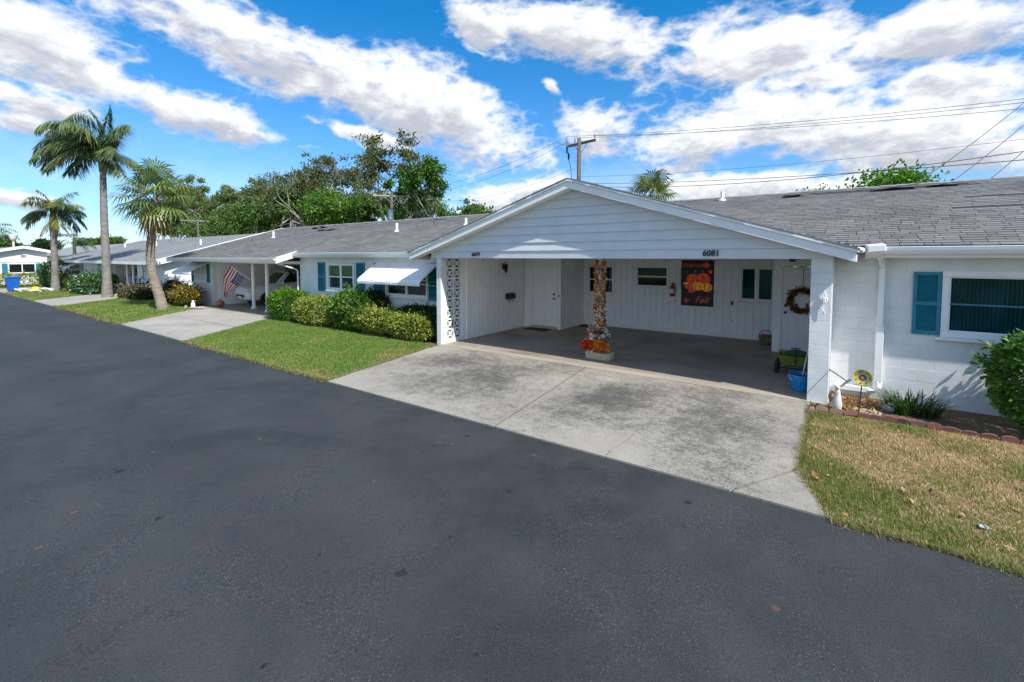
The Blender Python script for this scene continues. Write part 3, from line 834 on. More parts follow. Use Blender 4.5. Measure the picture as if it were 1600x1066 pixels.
w = window(1.49, 3.2, 1.26, 2.14, WY, cols_=1, rows=1, inside='teal_dark', frame=0.09, depth=0.12, mat='glass')
MB().box(1.50, 3.19, WY+0.006, WY+0.03, 1.69, 1.715).build('meeting_rail', M['teal'], w)
cu = MB(); n = 60; vs = []; fs = []
for i in range(n*4+1):
    x = 1.44 + (3.25-1.44)*i/(n*4); y = WY + 0.20 + 0.03*math.sin(i*math.pi/3.1) + 0.008*math.sin(i*0.9)
    vs += [(x, y, 1.22), (x, y, 2.18)]
for i in range(n*4): fs.append((2*i, 2*i+2, 2*i+3, 2*i+1))
cu.add(vs, fs); cu.build('curtain', M['teal_dark'], w, smooth=True)
shutter(1.055, 1.392, 1.19, 2.21, WY - 0.004)

# --- downspout with its dog-leg at the base
mb = MB(); w_ = 0.075
mb.tube([(0.56,9.50,2.53),(0.60,9.62,2.44),(0.64,9.85,2.36),(0.645,9.885,2.28)], 0.043, 4)
mb.box(0.605, 0.685, 9.845, 9.925, 1.28, 2.27)
o = mb.build('downspout', M['metal_white'], house, bevel=0.006)
mb = MB(); mb.box(0.592, 0.698, 9.834, 9.936, 0.33, 1.285)
mb.tube([(0.645,9.885,0.33),(0.64,9.885,0.23),(0.60,9.885,0.175),(0.52,9.885,0.16)], 0.068, 4)
mb.box(0.06, 0.52, 9.84, 9.93, 0.115, 0.205)
mb.build('downspout', M['metal_white'], house, bevel=0.006)
MB().box(0.595, 0.69, 9.932, 9.942, 1.5, 1.53).box(0.585, 0.70, 9.93, 9.942, 0.7, 0.735).build('strap', M['steel'], o)

# --- left wing wall
LY = 9.90
MB().box(-17.4, -15.55, LY, LY+0.2, 0, 2.60).box(-13.86, -12.2, LY, LY+0.2, 0, 2.60).box(-10.2, -9.0, LY, LY+0.2, 0, 2.60)\
    .box(-15.55, -13.86, LY, LY+0.2, 0, 1.22).box(-15.55, -13.86, LY, LY+0.2, 2.24, 2.60).box(-12.2, -10.2, LY, LY+0.2, 0, 1.16).box(-12.2, -10.2, LY, LY+0.2, 2.27, 2.60)\
    .build('wall', M['white'], house)
window(-15.45, -13.96, 1.30, 2.16, LY, cols_=2, rows=2, blind=0.6)
shutter(-16.12, -15.66, 1.16, 2.26, LY)
shutter(-13.75, -13.28, 1.16, 2.26, LY)
w = window(-12.12, -10.28, 1.24, 2.20, LY, cols_=2, rows=2)
shutter(-12.78, -12.24, 1.12, 2.25, LY); shutter(-10.16, -9.58, 1.12, 2.28, LY)
# red fabric in the awning window
mb = MB(); vs = []; fs = []
for i in range(15):
    x = -11.15 + 0.85*i/14
    for j in range(2): vs.append((x, LY+0.12+0.015*math.sin(i*1.7), 1.27 + 0.42*j + (0.05*math.sin(i*.6) if j else 0)))
for i in range(14): fs.append((2*i, 2*i+2, 2*i+3, 2*i+1))
mb.add(vs, fs); mb.build('red_curtain', simple('red_fabric', (0.42,0.03,0.035), 0.8, 0.3, 7.0), w)

def awning(x0, x1, y, zt, proj, drop, parent, n=16):
    """ribbed aluminium hood awning: arched pans rolling over the front, open sides with scalloped wings"""
    prof = [(0,0),(0.30,0.235),(0.62,0.485),(0.86,0.68),(0.94,0.755),(0.985,0.83),(1.0,0.90),(0.99,1.0)]
    P = [(y - p*proj, zt - d*drop) for p, d in prof]
    aw = MB(); T = 0.012
    m = int((x1-x0)/0.125)
    for i in range(m):
        a = x0 + (x1-x0)*i/m; b = x0 + (x1-x0)*(i+1)/m; rib = 0.014
        for q in range(len(P)-1):
            (ya, za), (yb, zb) = P[q], P[q+1]
            aw.add([(a,ya,za),(b-rib,ya,za),(b-rib,yb,zb),(a,yb,zb)], [(0,1,2,3)])
            aw.add([(b-rib,ya-0.002,za+0.005),(b,ya-0.002,za+0.005),(b,yb-0.002,zb+0.005),(b-rib,yb-0.002,zb+0.005)], [(0,1,2,3)])
            aw.add([(b-rib,ya,za),(b-rib,ya-0.002,za+0.005),(b-rib,yb-0.002,zb+0.005),(b-rib,yb,zb)], [(0,1,2,3)])
    so = aw.build('awning', M['metal_white'], parent)
    so.modifiers.new('solid', 'SOLIDIFY').thickness = 0.006
    for x in (x0, x1):
        sd = MB()
        for q in range(len(P)-1):
            (ya, za), (yb, zb) = P[q], P[q+1]
            sd.add([(x,ya,za-0.002),(x,yb,zb-0.002),(x,yb,max(zb-0.03,P[-1][1]-.01)),(x,ya,za-0.03)], [(0,1,2,3)])
        e = sd.build('awning_wing', M['metal_white'], so); e.modifiers.new('solid', 'SOLIDIFY').thickness = 0.004
        MB().bar((x+(0.03 if x==x0 else -0.03), y-0.005, P[-1][1]-0.05), (x+(0.03 if x==x0 else -0.03), y-proj*0.9, P[-1][1]+0.06), 0.018).build('awning_arm', M['metal_white'], so)
    return so
awning(-12.62, -9.72, LY-0.005, 2.27, 0.80, 0.66, house)

# --- breeze-block screen at the left side of the carport (a side wall seen from inside)
LX = -8.86
MB().box(LX-0.17, LX, FW, FW+0.215, 0, 2.42).build('pier', M['white'], house, bevel=0.008)
MB().box(LX-0.12, LX-0.001, FW+0.217, 9.905, 0, 0.125).build('screen_base', M['white'], house)
MB().box(LX-0.14, LX+0.012, 9.907, 10.21, 0, 2.42).box(LX+0.004, LX+0.035, 10.12, 10.20, 0.03, 2.42).build('pier', M['trim'], house)
bm_ = MB(); S = 0.296; H_ = 0.286; t_ = 0.026
def bb(a, b, w): bm_.bar(a, b, w, 0.10)
hy, hz = S/2, H_/2
# frame, inner diamond and diagonal arms, extruded through the wall
def seg(y0, z0, y1, z1, w):
    d = Vector((0, y1-y0, z1-z0)); n = Vector((0, -d.z, d.y)).normalized()*w/2
    q = [(y0+n.y, z0+n.z), (y1+n.y, z1+n.z), (y1-n.y, z1-n.z), (y0-n.y, z0-n.z)]
    bm_.prism(q, 'x', -0.028+seg.k, 0.028-seg.k); seg.k += 0.0006
seg.k = 0.0
for a in ((-hy,-hz+t_/2,hy,-hz+t_/2),(-hy,hz-t_/2,hy,hz-t_/2)): seg(*a, t_)
for a in ((-hy+t_/2,-hz,-hy+t_/2,hz),(hy-t_/2,-hz,hy-t_/2,hz)): seg(*a, t_)
for sy in (-1,1):
    for sz in (-1,1):
        seg(sy*hy*0.93, sz*hz*0.93, 0, 0, 0.024)
        seg(sy*hy*0.36, 0, 0, sz*hz*0.40, 0.020)
bmesh_block = bm_.mesh('breeze_block', M['white'])
MB().box(LX-0.125, LX-0.10, FW+0.22, 9.905, 0.126, 2.415).build('screen_shade_sheet', M['gap_shade'], house)  # added dark sheet: paints the shade seen through the breeze blocks
screen = MB().box(LX-0.035, LX-0.025, 9.2955, 9.2985, 0.126, 2.41).build('screen', M['white'], house)
for i in range(2):
    for j in range(8):
        place('breeze_block', bmesh_block, screen, (LX-0.03, FW+0.217+S/2+i*(S+0.006)+0.006, 0.126+H_/2+j*(H_+0.001)))

# --- carport inner walls in grooved planks
MB().box(LX-0.14, LX-0.02, 10.21, 13.3, 0, 2.6).build('inner_wall', M['plank'], house)
plk = {}
def plank(parent, axis, a, b, fixed, z0, z1):
    w = b - a
    key = (axis, round(w,3), round(z1-z0,3))
    if key not in plk:
        h = (z1-z0)/2; e = 0.007
        mb = MB()
        if axis == 'x': mb.prism([(-w/2+e,-0.016),(w/2-e,-0.016),(w/2-0.002,0),(-w/2+0.002,0)], 'z', -h, h)
        else: mb.prism([(0.016,-w/2+e),(0.016,w/2-e),(0,w/2-0.002),(0,-w/2+0.002)], 'z', -h, h)
        plk[key] = mb.mesh('plank', M['plank'])
    loc = ((a+b)/2, fixed, (z0+z1)/2) if axis == 'x' else (fixed, (a+b)/2, (z0+z1)/2)
    place('plank', plk[key], parent, loc)
def planks(parent, axis, a, b, fixed, openings=(), step=0.203, z0=0.14, z1=2.42):
    x = a
    while x < b-0.02:
        e = min(x+step, b)
        spans = [(z0, z1)]
        for (o0, o1, oz0, oz1) in openings:
            ns = []
            for (p, q) in spans:
                if e > o0+0.01 and x < o1-0.01:
                    if oz0 > p: ns.append((p, oz0))
                    if oz1 < q: ns.append((oz1, q))
                else: ns.append((p, q))
            spans = ns
        for (p, q) in spans:
            if q-p > 0.02: plank(parent, axis, x, e, fixed, p, q)
        x = e
wl = house.children[-1] if False else None
inner = [o for o in KIDS['villa_row'] if o.name.startswith('inner_wall')][0]
planks(inner, 'y', 10.22, 13.18, LX-0.018)
MB().box(LX-0.018, LX+0.012, 10.22, 13.2, 0.03, 0.137).build('skirting', M['ceiling'], house)
# door recess
dw = MB().box(LX, -8.56, 13.2, 13.3, 0.03, 2.42).box(-7.52, -7.40, 13.2, 13.3, 0.03, 2.42).box(-8.56, -7.52, 13.2, 13.3, 2.20, 2.42).build('recess_wall', M['trim'], house)
sw = MB().box(-7.55, -7.44, 13.31, 14.92, 0.03, 2.42).build('inner_wall', M['plank'], house)
planks(sw, 'y', 13.31, 14.90, -7.438)
MB().box(-7.438, -7.40, 13.31, 14.89, 0.03, 0.137).build('skirting', M['ceiling'], house)
BY = 14.92
bw = MB().box(-7.43, -7.25, BY, BY+0.1, 0, 2.42).box(-6.25, -5.50, BY, BY+0.1, 0, 2.42).box(-4.36, -4.10, BY, BY+0.1, 0, 2.42).box(-3.05, -2.32, BY, BY+0.1, 0, 2.42).box(-1.38, -1.0, BY, BY+0.1, 0, 2.42)\
    .box(-7.25, -6.25, BY, BY+0.1, 0, 1.16).box(-7.25, -6.25, BY, BY+0.1, 2.17, 2.42).box(-5.50, -4.36, BY, BY+0.1, 0, 1.46).box(-5.50, -4.36, BY, BY+0.1, 2.17, 2.42)\
    .box(-4.10, -3.05, BY, BY+0.1, 0, 1.46).box(-4.10, -3.05, BY, BY+0.1, 2.17, 2.42).box(-2.32, -1.38, BY, BY+0.1, 0, 1.16).box(-2.32, -1.38, BY, BY+0.1, 2.17, 2.42).build('inner_wall', M['plank'], house)
ops = [(-7.26,-6.24,1.14,2.20),(-5.51,-4.35,1.42,2.20),(-4.11,-3.04,1.42,2.20),(-2.33,-1.37,1.14,2.20)]
planks(bw, 'x', -7.40, -1.29, BY-0.001, ops)
MB().box(-7.40, -1.29, BY-0.05, BY-0.018, 0.03, 0.137).build('skirting', M['ceiling'], house)
window(-7.19, -6.31, 1.21, 2.12, BY-0.018, rows=2, sill=False)
window(-5.42, -4.43, 1.50, 2.12, BY-0.018, rows=2, sill=False, blind=0.35)
window(-4.02, -3.12, 1.50, 2.12, BY-0.018, rows=2, sill=False)
window(-2.25, -1.45, 1.21, 2.12, BY-0.018, cols_=2, rows=1, inside='teal_dark', sill=True)
# store with the right-hand door
st = MB().box(-1.28, -1.13, 13.32, 13.45, 0.03, 2.42).box(-0.20, -0.05, 13.32, 13.45, 0.03, 2.42).box(-1.13, -0.20, 13.32, 13.45, 2.22, 2.42).box(-1.28, -1.16, 13.45, 15.0, 0.03, 2.42).build('store_wall', M['plank'], house)
MB().box(-8.84, -0.05, FW+0.06, 15.0, 2.42, 2.46).build('ceiling', M['ceiling'], house)

def panel_door(x0, x1, z0, z1, y, handle_left, n):
    d = thing  # noqa
    W = x1-x0; H = z1-z0; o = MB().box(x0, x1, y, y+0.045, z0, z1).build('door', M['metal_white'], house)
    fr = MB().box(x0-0.06, x0-0.004, y-0.035, y+0.03, z0-0.03, z1+0.06).box(x1+0.004, x1+0.06, y-0.035, y+0.03, z0-0.03, z1+0.06).box(x0-0.004, x1+0.004, y-0.0345, y+0.03, z1+0.004, z1+0.06)
    fr.build('door_frame', M['trim'], house, bevel=0.005)
    MB().box(x0-0.06, x1+0.06, y-0.09, y+0.05, z0-0.07, z0-0.012).build('threshold', M['stone'], house)
    for (u0, u1) in ((0.13, 0.45), (0.55, 0.87)):
        for (v0, v1) in ((0.08, 0.40), (0.46, 0.76), (0.81, 0.94)):
            a, b, c, e = x0+W*u0, x0+W*u1, z0+H*v0, z0+H*v1; t = 0.022
            p = MB(); yf = y-0.012
            p.box(a, b, yf, y-0.0005, c, c+t).box(a, b, yf, y-0.0005, e-t, e).box(a, a+t, yf, y-0.0005, c+t, e-t).box(b-t, b, yf, y-0.0005, c+t, e-t)
            p.box(a+2.4*t, b-2.4*t, y-0.009, y-0.0004, c+2.4*t, e-2.4*t)
            p.build('door_panel', M['metal_white'], o, bevel=0.004)
    hx = x0+0.07 if handle_left else x1-0.07
    for zz in ((z0+0.95, z0+1.12) if n == 2 else (z0+0.95, z0+1.1)):
        k = MB(); k.lathe([(0.032,0),(0.032,0.012),(0.014,0.014),(0.014,0.04),(0.030,0.045),(0.033,0.06),(0.02,0.072)], 12, (hx, y-0.001, zz), (R(90),0,0)); k.build('door_knob', M['black'], o, smooth=False)
    return o
d1 = panel_door(-8.50, -7.58, 0.11, 2.14, 13.22, False, 1)
d2 = panel_door(-1.07, -0.25, 0.11, 2.14, 13.34, True, 2)
mb = MB(); mb.ball((-0.66, 13.33, 1.62), (0.012,0.02,0.012)); mb.build('peephole', M['black'], d2)
MB().box(-7.49, -7.455, 13.185, 13.199, 1.12, 1.2).build('doorbell', M['black'], house)
for z in (0.75, 1.1, 1.55, 1.95, 2.3):
    MB().lathe([(0.012,0),(0.01,0.006)], 8, (-1.2, 13.318, z), (R(90),0,0)).build('bolt_head', M['steel'], house)
MB().box(-2.52, -2.46, BY-0.035, BY-0.0175, 1.02, 1.13).build('switch_box', M['number'], house)
MB().box(-2.50, -2.45, BY-0.035, BY-0.0175, 0.52, 0.56).build('outlet', M['steel'], house)

# --- gable: beam, lap boards, rakes, roof, soffit
MB().box(GX-4.44, -0.03, FW, FW+0.14, 2.42, 2.60).build('beam', M['siding'], house, bevel=0.004)
zb = 2.602; i = 0
while zb < gz(GX)-0.22:
    zt = zb + 0.192
    def xl(z): return (GZ - 0.19 - z)/GS
    a, b = min(xl(zb), 4.74), max(min(xl(zt), 4.74), 0.0)
    top = zt if xl(zt) > 0 else GZ-0.19
    mb = MB(); y0, y1 = FW-0.020, FW+0.008
    lo = [(GX-a, zb), (GX+a, zb), (GX+b, top), (GX-b, top)] if b > 0.01 else [(GX-a, zb), (GX+a, zb), (GX, top)]
    nn = len(lo)
    vs = [(x, y0 if z == zb else y1, z) for x, z in lo] + [(x, FW+0.03, z) for x, z in lo]
    mb.add(vs, [tuple(range(nn)), tuple(range(2*nn-1, nn-1, -1))] + [(q, q+nn, (q+1)%nn+nn, (q+1)%nn) for q in range(nn)])
    mb.build('lap_board', M['siding'], house)
    zb = zt
MB().prism([(GX-4.7,2.6),(GX+4.7,2.6),(GX,GZ-0.2)], 'y', FW+0.032, FW+0.10).build('gable_sheathing', M['felt'], house)
for sgn in (-1, 1):
    # lower broad board and upper drip board, then the roof plane with its rough edge
    def strip(y0, y1, top, bot, x_in, x_out, name, mat, bevel=0.004):
        p0, p1 = GX + sgn*x_in, GX + sgn*x_out
        mb = MB(); q = [(p0, gz(p0)+top), (p1, gz(p1)+top), (p1, gz(p1)+bot), (p0, gz(p0)+bot)]
        mb.prism(q, 'y', y0, y1); return mb.build(name, mat, house, bevel=bevel)
    strip(FR, FR+0.025, -0.055, -0.205, 0.0005, GE, 'rake_board', M['trim'])
    strip(FR-0.028, FR+0.02, -0.005, -0.053, 0.0005, GE+0.03, 'drip_board', M['trim'])
    strip(FR+0.027, FW-0.001, -0.185, -0.20, 0.0005, GE-0.02, 'soffit', M['ceiling'], 0)
    # roof slab
    p0, p1 = GX, GX + sgn*(GE+0.02)
    mb = MB(); mb.prism([(p0, gz(p0)), (p1, gz(p1)), (p1, gz(p1)-0.08), (p0, gz(p0)-0.08)], 'y', FR+0.026, 14.6)
    mb.build('gable_roof', M['felt'], house)
    # end shingles along the rake: a real ragged edge
    mb = MB(); s = 0.0
    while s < GE+0.02:
        x0, x1 = GX+sgn*s, GX+sgn*min(s+0.30, GE+0.04)
        t = 0.016 + random.uniform(-0.004, 0.012)
        mb.prism([(x0, gz(x0)+0.001), (x1, gz(x1)+0.001), (x1, gz(x1)+t+0.010), (x0, gz(x0)+t)], 'y', FR-0.035+random.uniform(-0.012,0.008), 14.6)
        s += 0.145
    mb.build('edge_shingles', M['shingle_far'], house)
    # eave fascia along Y
    xe = GX + sgn*GE
    MB().box(xe-0.012, xe+0.012, FR+0.026, 9.62, gz(xe)-0.20, gz(xe)-0.082).build('fascia', M['trim'], house)
nm = text_mesh('house_number', '6079', 0.135, M['number'], 0.12, 0.006, 0.002)
o = place('house_number', nm, house, (-7.60, FW-0.018, 2.475), (R(90),0,0)); o['label'] = 'dark house number 6079 on the carport beam'
nm = text_mesh('house_number', '6081', 0.15, M['number'], 0.05, 0.006, 0.004)
o = place('house_number', nm, house, (-1.90, FW-0.018, 2.475), (R(90),0,0)); o['label'] = 'dark house number 6081 on the carport beam'
MB().box(-0.92, -0.82, 12.9, 13.3, 2.34, 2.42).build('door_light', M['black'], house)

# --- neighbour end of the same row: carport with two round posts, side wall, awning window
for (x, y) in ((-22.35, 10.4), (-20.55, 10.15)):
    mb = MB(); mb.lathe([(0.13,0.024),(0.13,0.07),(0.085,0.12),(0.08,0.2),(0.08,2.3),(0.11,2.34),(0.11,2.40)], 14, (x, y, 0)); mb.build('post', M['trim'], house, smooth=False)
MB().box(-28.0, -25.5, LY, LY+0.2, 0, 2.5).build('wall', M['white'], house)
MB().box(-25.7, -25.5, LY+0.2, 15.4, 0, 2.5).box(-17.6, -17.4, LY+0.2, 15.4, 0, 2.5).box(-25.5, -17.6, 15.4, 15.5, 0, 2.5).box(-28.0, -27.8, LY+0.2, 20, 0, 2.5).build('wall', M['plank'], house)
MB().box(-25.5, -17.45, 9.0, 15.4, 2.26, 2.29).build('ceiling', M['ceiling'], house)
MB().box(-28.0, -17.4, 10.1, 10.2, 2.16, 2.258).build('beam', M['trim'], house)
w = window(-27.6, -26.2, 1.25, 2.05, LY-0.001, cols_=2, rows=2)
shutter(-26.1, -25.75, 1.15, 2.1, LY-0.002); shutter(-28.0, -27.72, 1.15, 2.1, LY-0.002)
awning(-28.0, -25.9, LY-0.005, 2.2, 0.9, 0.62, house)
mb = MB(); mb.tube([(-17.45,8.95,2.26),(-17.46,9.02,2.20),(-17.46,9.74,1.98)], 0.03, 6); mb.tube([(-17.46,9.74,1.98),(-17.44,9.82,1.9),(-17.44,9.82,0.1)], 0.03, 6); mb.build('downspout', M['metal_white'], house)

# ================================================================== SECOND VILLA ROW (further down the street)
h2 = thing('villa_row', 'second white villa row with a long gable-end rake and leaning palm in front', 'house', (-36, 9.6, 0))
def zr2(y): return 4.02 - 0.30*(15.0 - y)
def slab_roof(parent, name, x0, x1, ya, za, yb, zb_, mat, t=0.1):
    mb = MB(); mb.add([(x0,ya,za-t),(x1,ya,za-t),(x1,yb,zb_-t),(x0,yb,zb_-t),(x0,ya,za),(x1,ya,za),(x1,yb,zb_),(x0,yb,zb_)],
        [(0,3,2,1),(4,5,6,7),(0,1,5,4),(1,2,6,5),(2,3,7,6),(3,0,4,7)])
    return mb.build(name, mat, parent)
r2 = slab_roof(h2, 'roof', -54, -30.62, 9.0, zr2(9.0), 15, zr2(15), M['shingle_far'])
slab_roof(h2, 'roof', -54, -30.62, 15, 4.02, 21, 2.22, M['shingle_far'])
# courses as low steps so that the slope is not one flat sheet
mb = MB(); y = 9.0
while y < 14.9:
    mb.add([(-54,y,zr2(y)+0.002),(-30.6,y,zr2(y)+0.002),(-30.6,y,zr2(y)+0.016),(-54,y,zr2(y)+0.016),(-54,y+0.17,zr2(y+0.17)+0.003),(-30.6,y+0.17,zr2(y+0.17)+0.003)], [(0,1,2,3),(3,2,5,4)]); y += 0.17
mb.build('shingle_courses', M['shingle_far'], r2)['kind'] = 'stuff'
for sgn in (0, 1):
    ya, yb = (8.9, 15.0) if sgn == 0 else (15.0, 21.1)
    fa = zr2(8.9) if sgn == 0 else 4.02; fb = 4.02 if sgn == 0 else 2.19
    mb = MB(); mb.add([(-30.62,ya,fa-0.26),(-30.62,yb,fb-0.26),(-30.62,yb,fb+0.06),(-30.62,ya,fa+0.06),(-30.50,ya,fa-0.26),(-30.50,yb,fb-0.26),(-30.50,yb,fb+0.06),(-30.50,ya,fa+0.06)],
        [(0,1,2,3),(7,6,5,4),(0,4,5,1),(1,5,6,2),(2,6,7,3),(3,7,4,0)]); mb.build('rake_board', M['trim'], h2)
MB().box(-54, -30.63, 8.93, 8.99, zr2(9)-0.2, zr2(9)-0.01).build('fascia', M['trim'], h2)
MB().prism([(9.6,0),(20.4,0),(20.4,zr2(9.6)-0.14),(15,3.86),(9.6,zr2(9.6)-0.14)], 'x', -31.1, -30.9).build('end_wall', M['far_wall'], h2)
MB().box(-35.5, -31.1, 9.6, 9.8, 0, 2.3).build('wall', M['far_wall'], h2)
window(-33.9, -32.9, 1.15, 2.0, 9.6, h2, cols_=1, rows=2); shutter(-34.45, -34.0, 1.1, 2.1, 9.6, h2, False); shutter(-32.8, -32.3, 1.1, 2.1, 9.6, h2, False)
MB().box(-35.7, -35.5, 9.8, 15, 0, 2.3).box(-41.0, -40.8, 9.8, 15, 0, 2.3).box(-40.8, -35.7, 14.9, 15, 0, 2.3).build('wall', M['plank'], h2)
for x in (-38.6, -37.4):
    mb = MB(); mb.lathe([(0.10,0.03),(0.07,0.12),(0.07,2.15),(0.10,2.2)], 10, (x, 9.9, 0)); mb.build('post', M['trim'], h2)
MB().box(-54, -31.1, 9.05, 15, 2.17, 2.2).build('ceiling', M['ceiling'], h2)
MB().box(-53.5, -41.0, 9.6, 9.8, 0, 2.3).build('wall', M['far_wall'], h2)
window(-45.6, -44.0, 1.1, 2.0, 9.6, h2, cols_=2, rows=1); shutter(-43.9, -43.4, 1.0, 2.1, 9.6, h2, False)
window(-50.2, -48.6, 1.1, 2.0, 9.6, h2, cols_=2, rows=1); shutter(-48.4, -47.9, 1.0, 2.1, 9.6, h2, False); shutter(-42.3, -41.7, 1.0, 2.1, 9.6, h2, False)
awning(-51.2, -48.0, 9.595, 2.1, 1.0, 0.6, h2)
for (x, y) in ((-33.5,12.4),(-42.0,12.6),(-49.0,12.5)):
    mb = MB(); z = zr2(y); mb.lathe([(0.06,z-0.02),(0.06,z+0.36)], 10, (x, y, 0)); mb.build('vent_pipe', M['metal_white'], r2)

# ================================================================== THIRD HOUSE, gable towards us at the end of the street
h3 = thing('gabled_house', 'far white house with gable facing the street end and teal shutters', 'house', (-57, 7.6, 0))
X3 = -57.0
def g3(y): return 3.40 - abs(y - 7.6)*0.235
MB().prism([(1.5,0),(9.05,0),(9.05,2.9),(7.6,3.24),(1.5,1.95)], 'x', X3-12, X3).build('wall', M['far_wall'], h3)
for sgn, ye in ((-1, 1.2), (1, 9.5)):
    ya, yb = 7.6, ye
    mb = MB(); mb.prism([(ya, g3(ya)), (yb, g3(yb)), (yb, g3(yb)-0.1), (ya, g3(ya)-0.1)], 'x', X3-12, X3+0.35); mb.build('roof', M['shingle_far'], h3)
    mb = MB(); mb.prism([(ya, g3(ya)+0.03), (yb, g3(yb)+0.03), (yb, g3(yb)-0.20), (ya, g3(ya)-0.20)], 'x', X3+0.352, X3+0.42); mb.build('rake_board', M['trim'], h3)
MB().box(X3-0.001, X3+0.05, 1.5, 9.05, 2.02, 2.10).build('band_board', M['trim'], h3)
def side_window(y0, y1, z0, z1, x, parent, shut=True):
    w = MB().box(x, x+0.05, y0-.07, y1+.07, z1, z1+.07).box(x, x+.05, y0-.07, y1+.07, z0-.07, z0).box(x, x+.05, y0-.07, y0, z0, z1).box(x, x+.05, y1, y1+.07, z0, z1).build('window', M['trim'], parent)
    MB().box(x+0.004, x+0.02, y0, y1, z0, z1).build('pane', M['car_glass'], w)
    MB().box(x+0.021, x+0.04, (y0+y1)/2-.03, (y0+y1)/2+.03, z0, z1).build('mullion', M['trim'], w)
    if shut:
        MB().box(x+.002, x+0.04, y0-0.42, y0-0.09, z0-.06, z1+.06).build('shutter', M['teal'], parent)
        MB().box(x+.002, x+0.04, y1+0.09, y1+0.42, z0-.06, z1+.06).build('shutter', M['teal'], parent)
side_window(6.75, 8.25, 1.15, 1.85, X3, h3)
MB().box(X3+.001, X3+0.03, 7.45, 7.75, 2.45, 2.65).build('gable_vent', M['steel'], h3)
mb = MB(); mb.add([(X3,8.6,2.2),(X3,9.3,2.2),(X3+1.0,9.4,1.62),(X3+1.0,8.5,1.62),(X3,8.6,2.15),(X3,9.3,2.15),(X3+1.0,9.4,1.57),(X3+1.0,8.5,1.57)], [(0,1,2,3),(7,6,5,4),(0,4,5,1),(1,5,6,2),(2,6,7,3),(3,7,4,0)]); mb.build('awning', M['metal_white'], h3)

h4 = thing('villa_row', 'distant grey-roofed villa row behind the gabled house', 'house', (-95, 22, 0))
slab_roof(h4, 'roof', -122, -62, 17.5, 2.7, 23, 4.55, M['shingle_far']); slab_roof(h4, 'roof', -122, -62, 23, 4.55, 28.5, 2.7, M['shingle_far'])
MB().box(-121, -63, 18, 28, 0, 2.62).build('wall', M['far_wall'], h4)

# ================================================================== VEGETATION BUILDERS
def rand_unit(n):
    v = rng.normal(size=(n, 3)); return v / np.linalg.norm(v, axis=1, keepdims=True)

def leaves(name, centers, L, W, palette, mat, parent, up_bias=0.35, outward=None, jitter=0.3, weights=None, droop=0.0):
    n = len(centers)
    u = rand_unit(n)
    if outward is not None: u = u*0.75 + outward
    u[:, 2] -= droop
    u /= np.linalg.norm(u, axis=1, keepdims=True)
    nr = rand_unit(n); nr[:, 2] += up_bias*2
    s = np.cross(u, nr); s /= (np.linalg.norm(s, axis=1, keepdims=True) + 1e-9)
    nn = np.cross(s, u)
    l = L*(1 + rng.uniform(-jitter, jitter, n))[:, None]; w = W*(1 + rng.uniform(-jitter, jitter, n))[:, None]
    V = np.empty((n, 4, 3))
    V[:, 0] = centers; V[:, 1] = centers + u*l*0.48 + s*w*0.5 + nn*w*0.16
    V[:, 2] = centers + u*l - nn*l*0.12; V[:, 3] = centers + u*l*0.48 - s*w*0.5 + nn*w*0.16
    F = np.empty((n, 2, 3), dtype=np.int32); b = np.arange(n)*4
    F[:, 0] = np.stack([b, b+1, b+2], 1); F[:, 1] = np.stack([b, b+2, b+3], 1)
    pal_ = np.array(palette); idx = rng.choice(len(pal_), n, p=weights)
    c = pal_[idx]*(1 + rng.uniform(-0.22, 0.22, (n, 1)))
    return np_obj(name, V.reshape(-1, 3), F.reshape(-1, 3), mat, np.repeat(c, 4, 0), parent)

GREEN = [(0.045,0.105,0.018),(0.065,0.15,0.022),(0.035,0.085,0.016),(0.10,0.20,0.03)]
DKGREEN = [(0.022,0.06,0.014),(0.032,0.085,0.018),(0.018,0.045,0.012)]
BRIGHT = [(0.10,0.24,0.015),(0.07,0.18,0.014),(0.15,0.30,0.02),(0.05,0.13,0.012)]
VARIEG = [(0.34,0.36,0.07),(0.44,0.42,0.11),(0.16,0.24,0.035),(0.08,0.15,0.022),(0.28,0.33,0.05)]

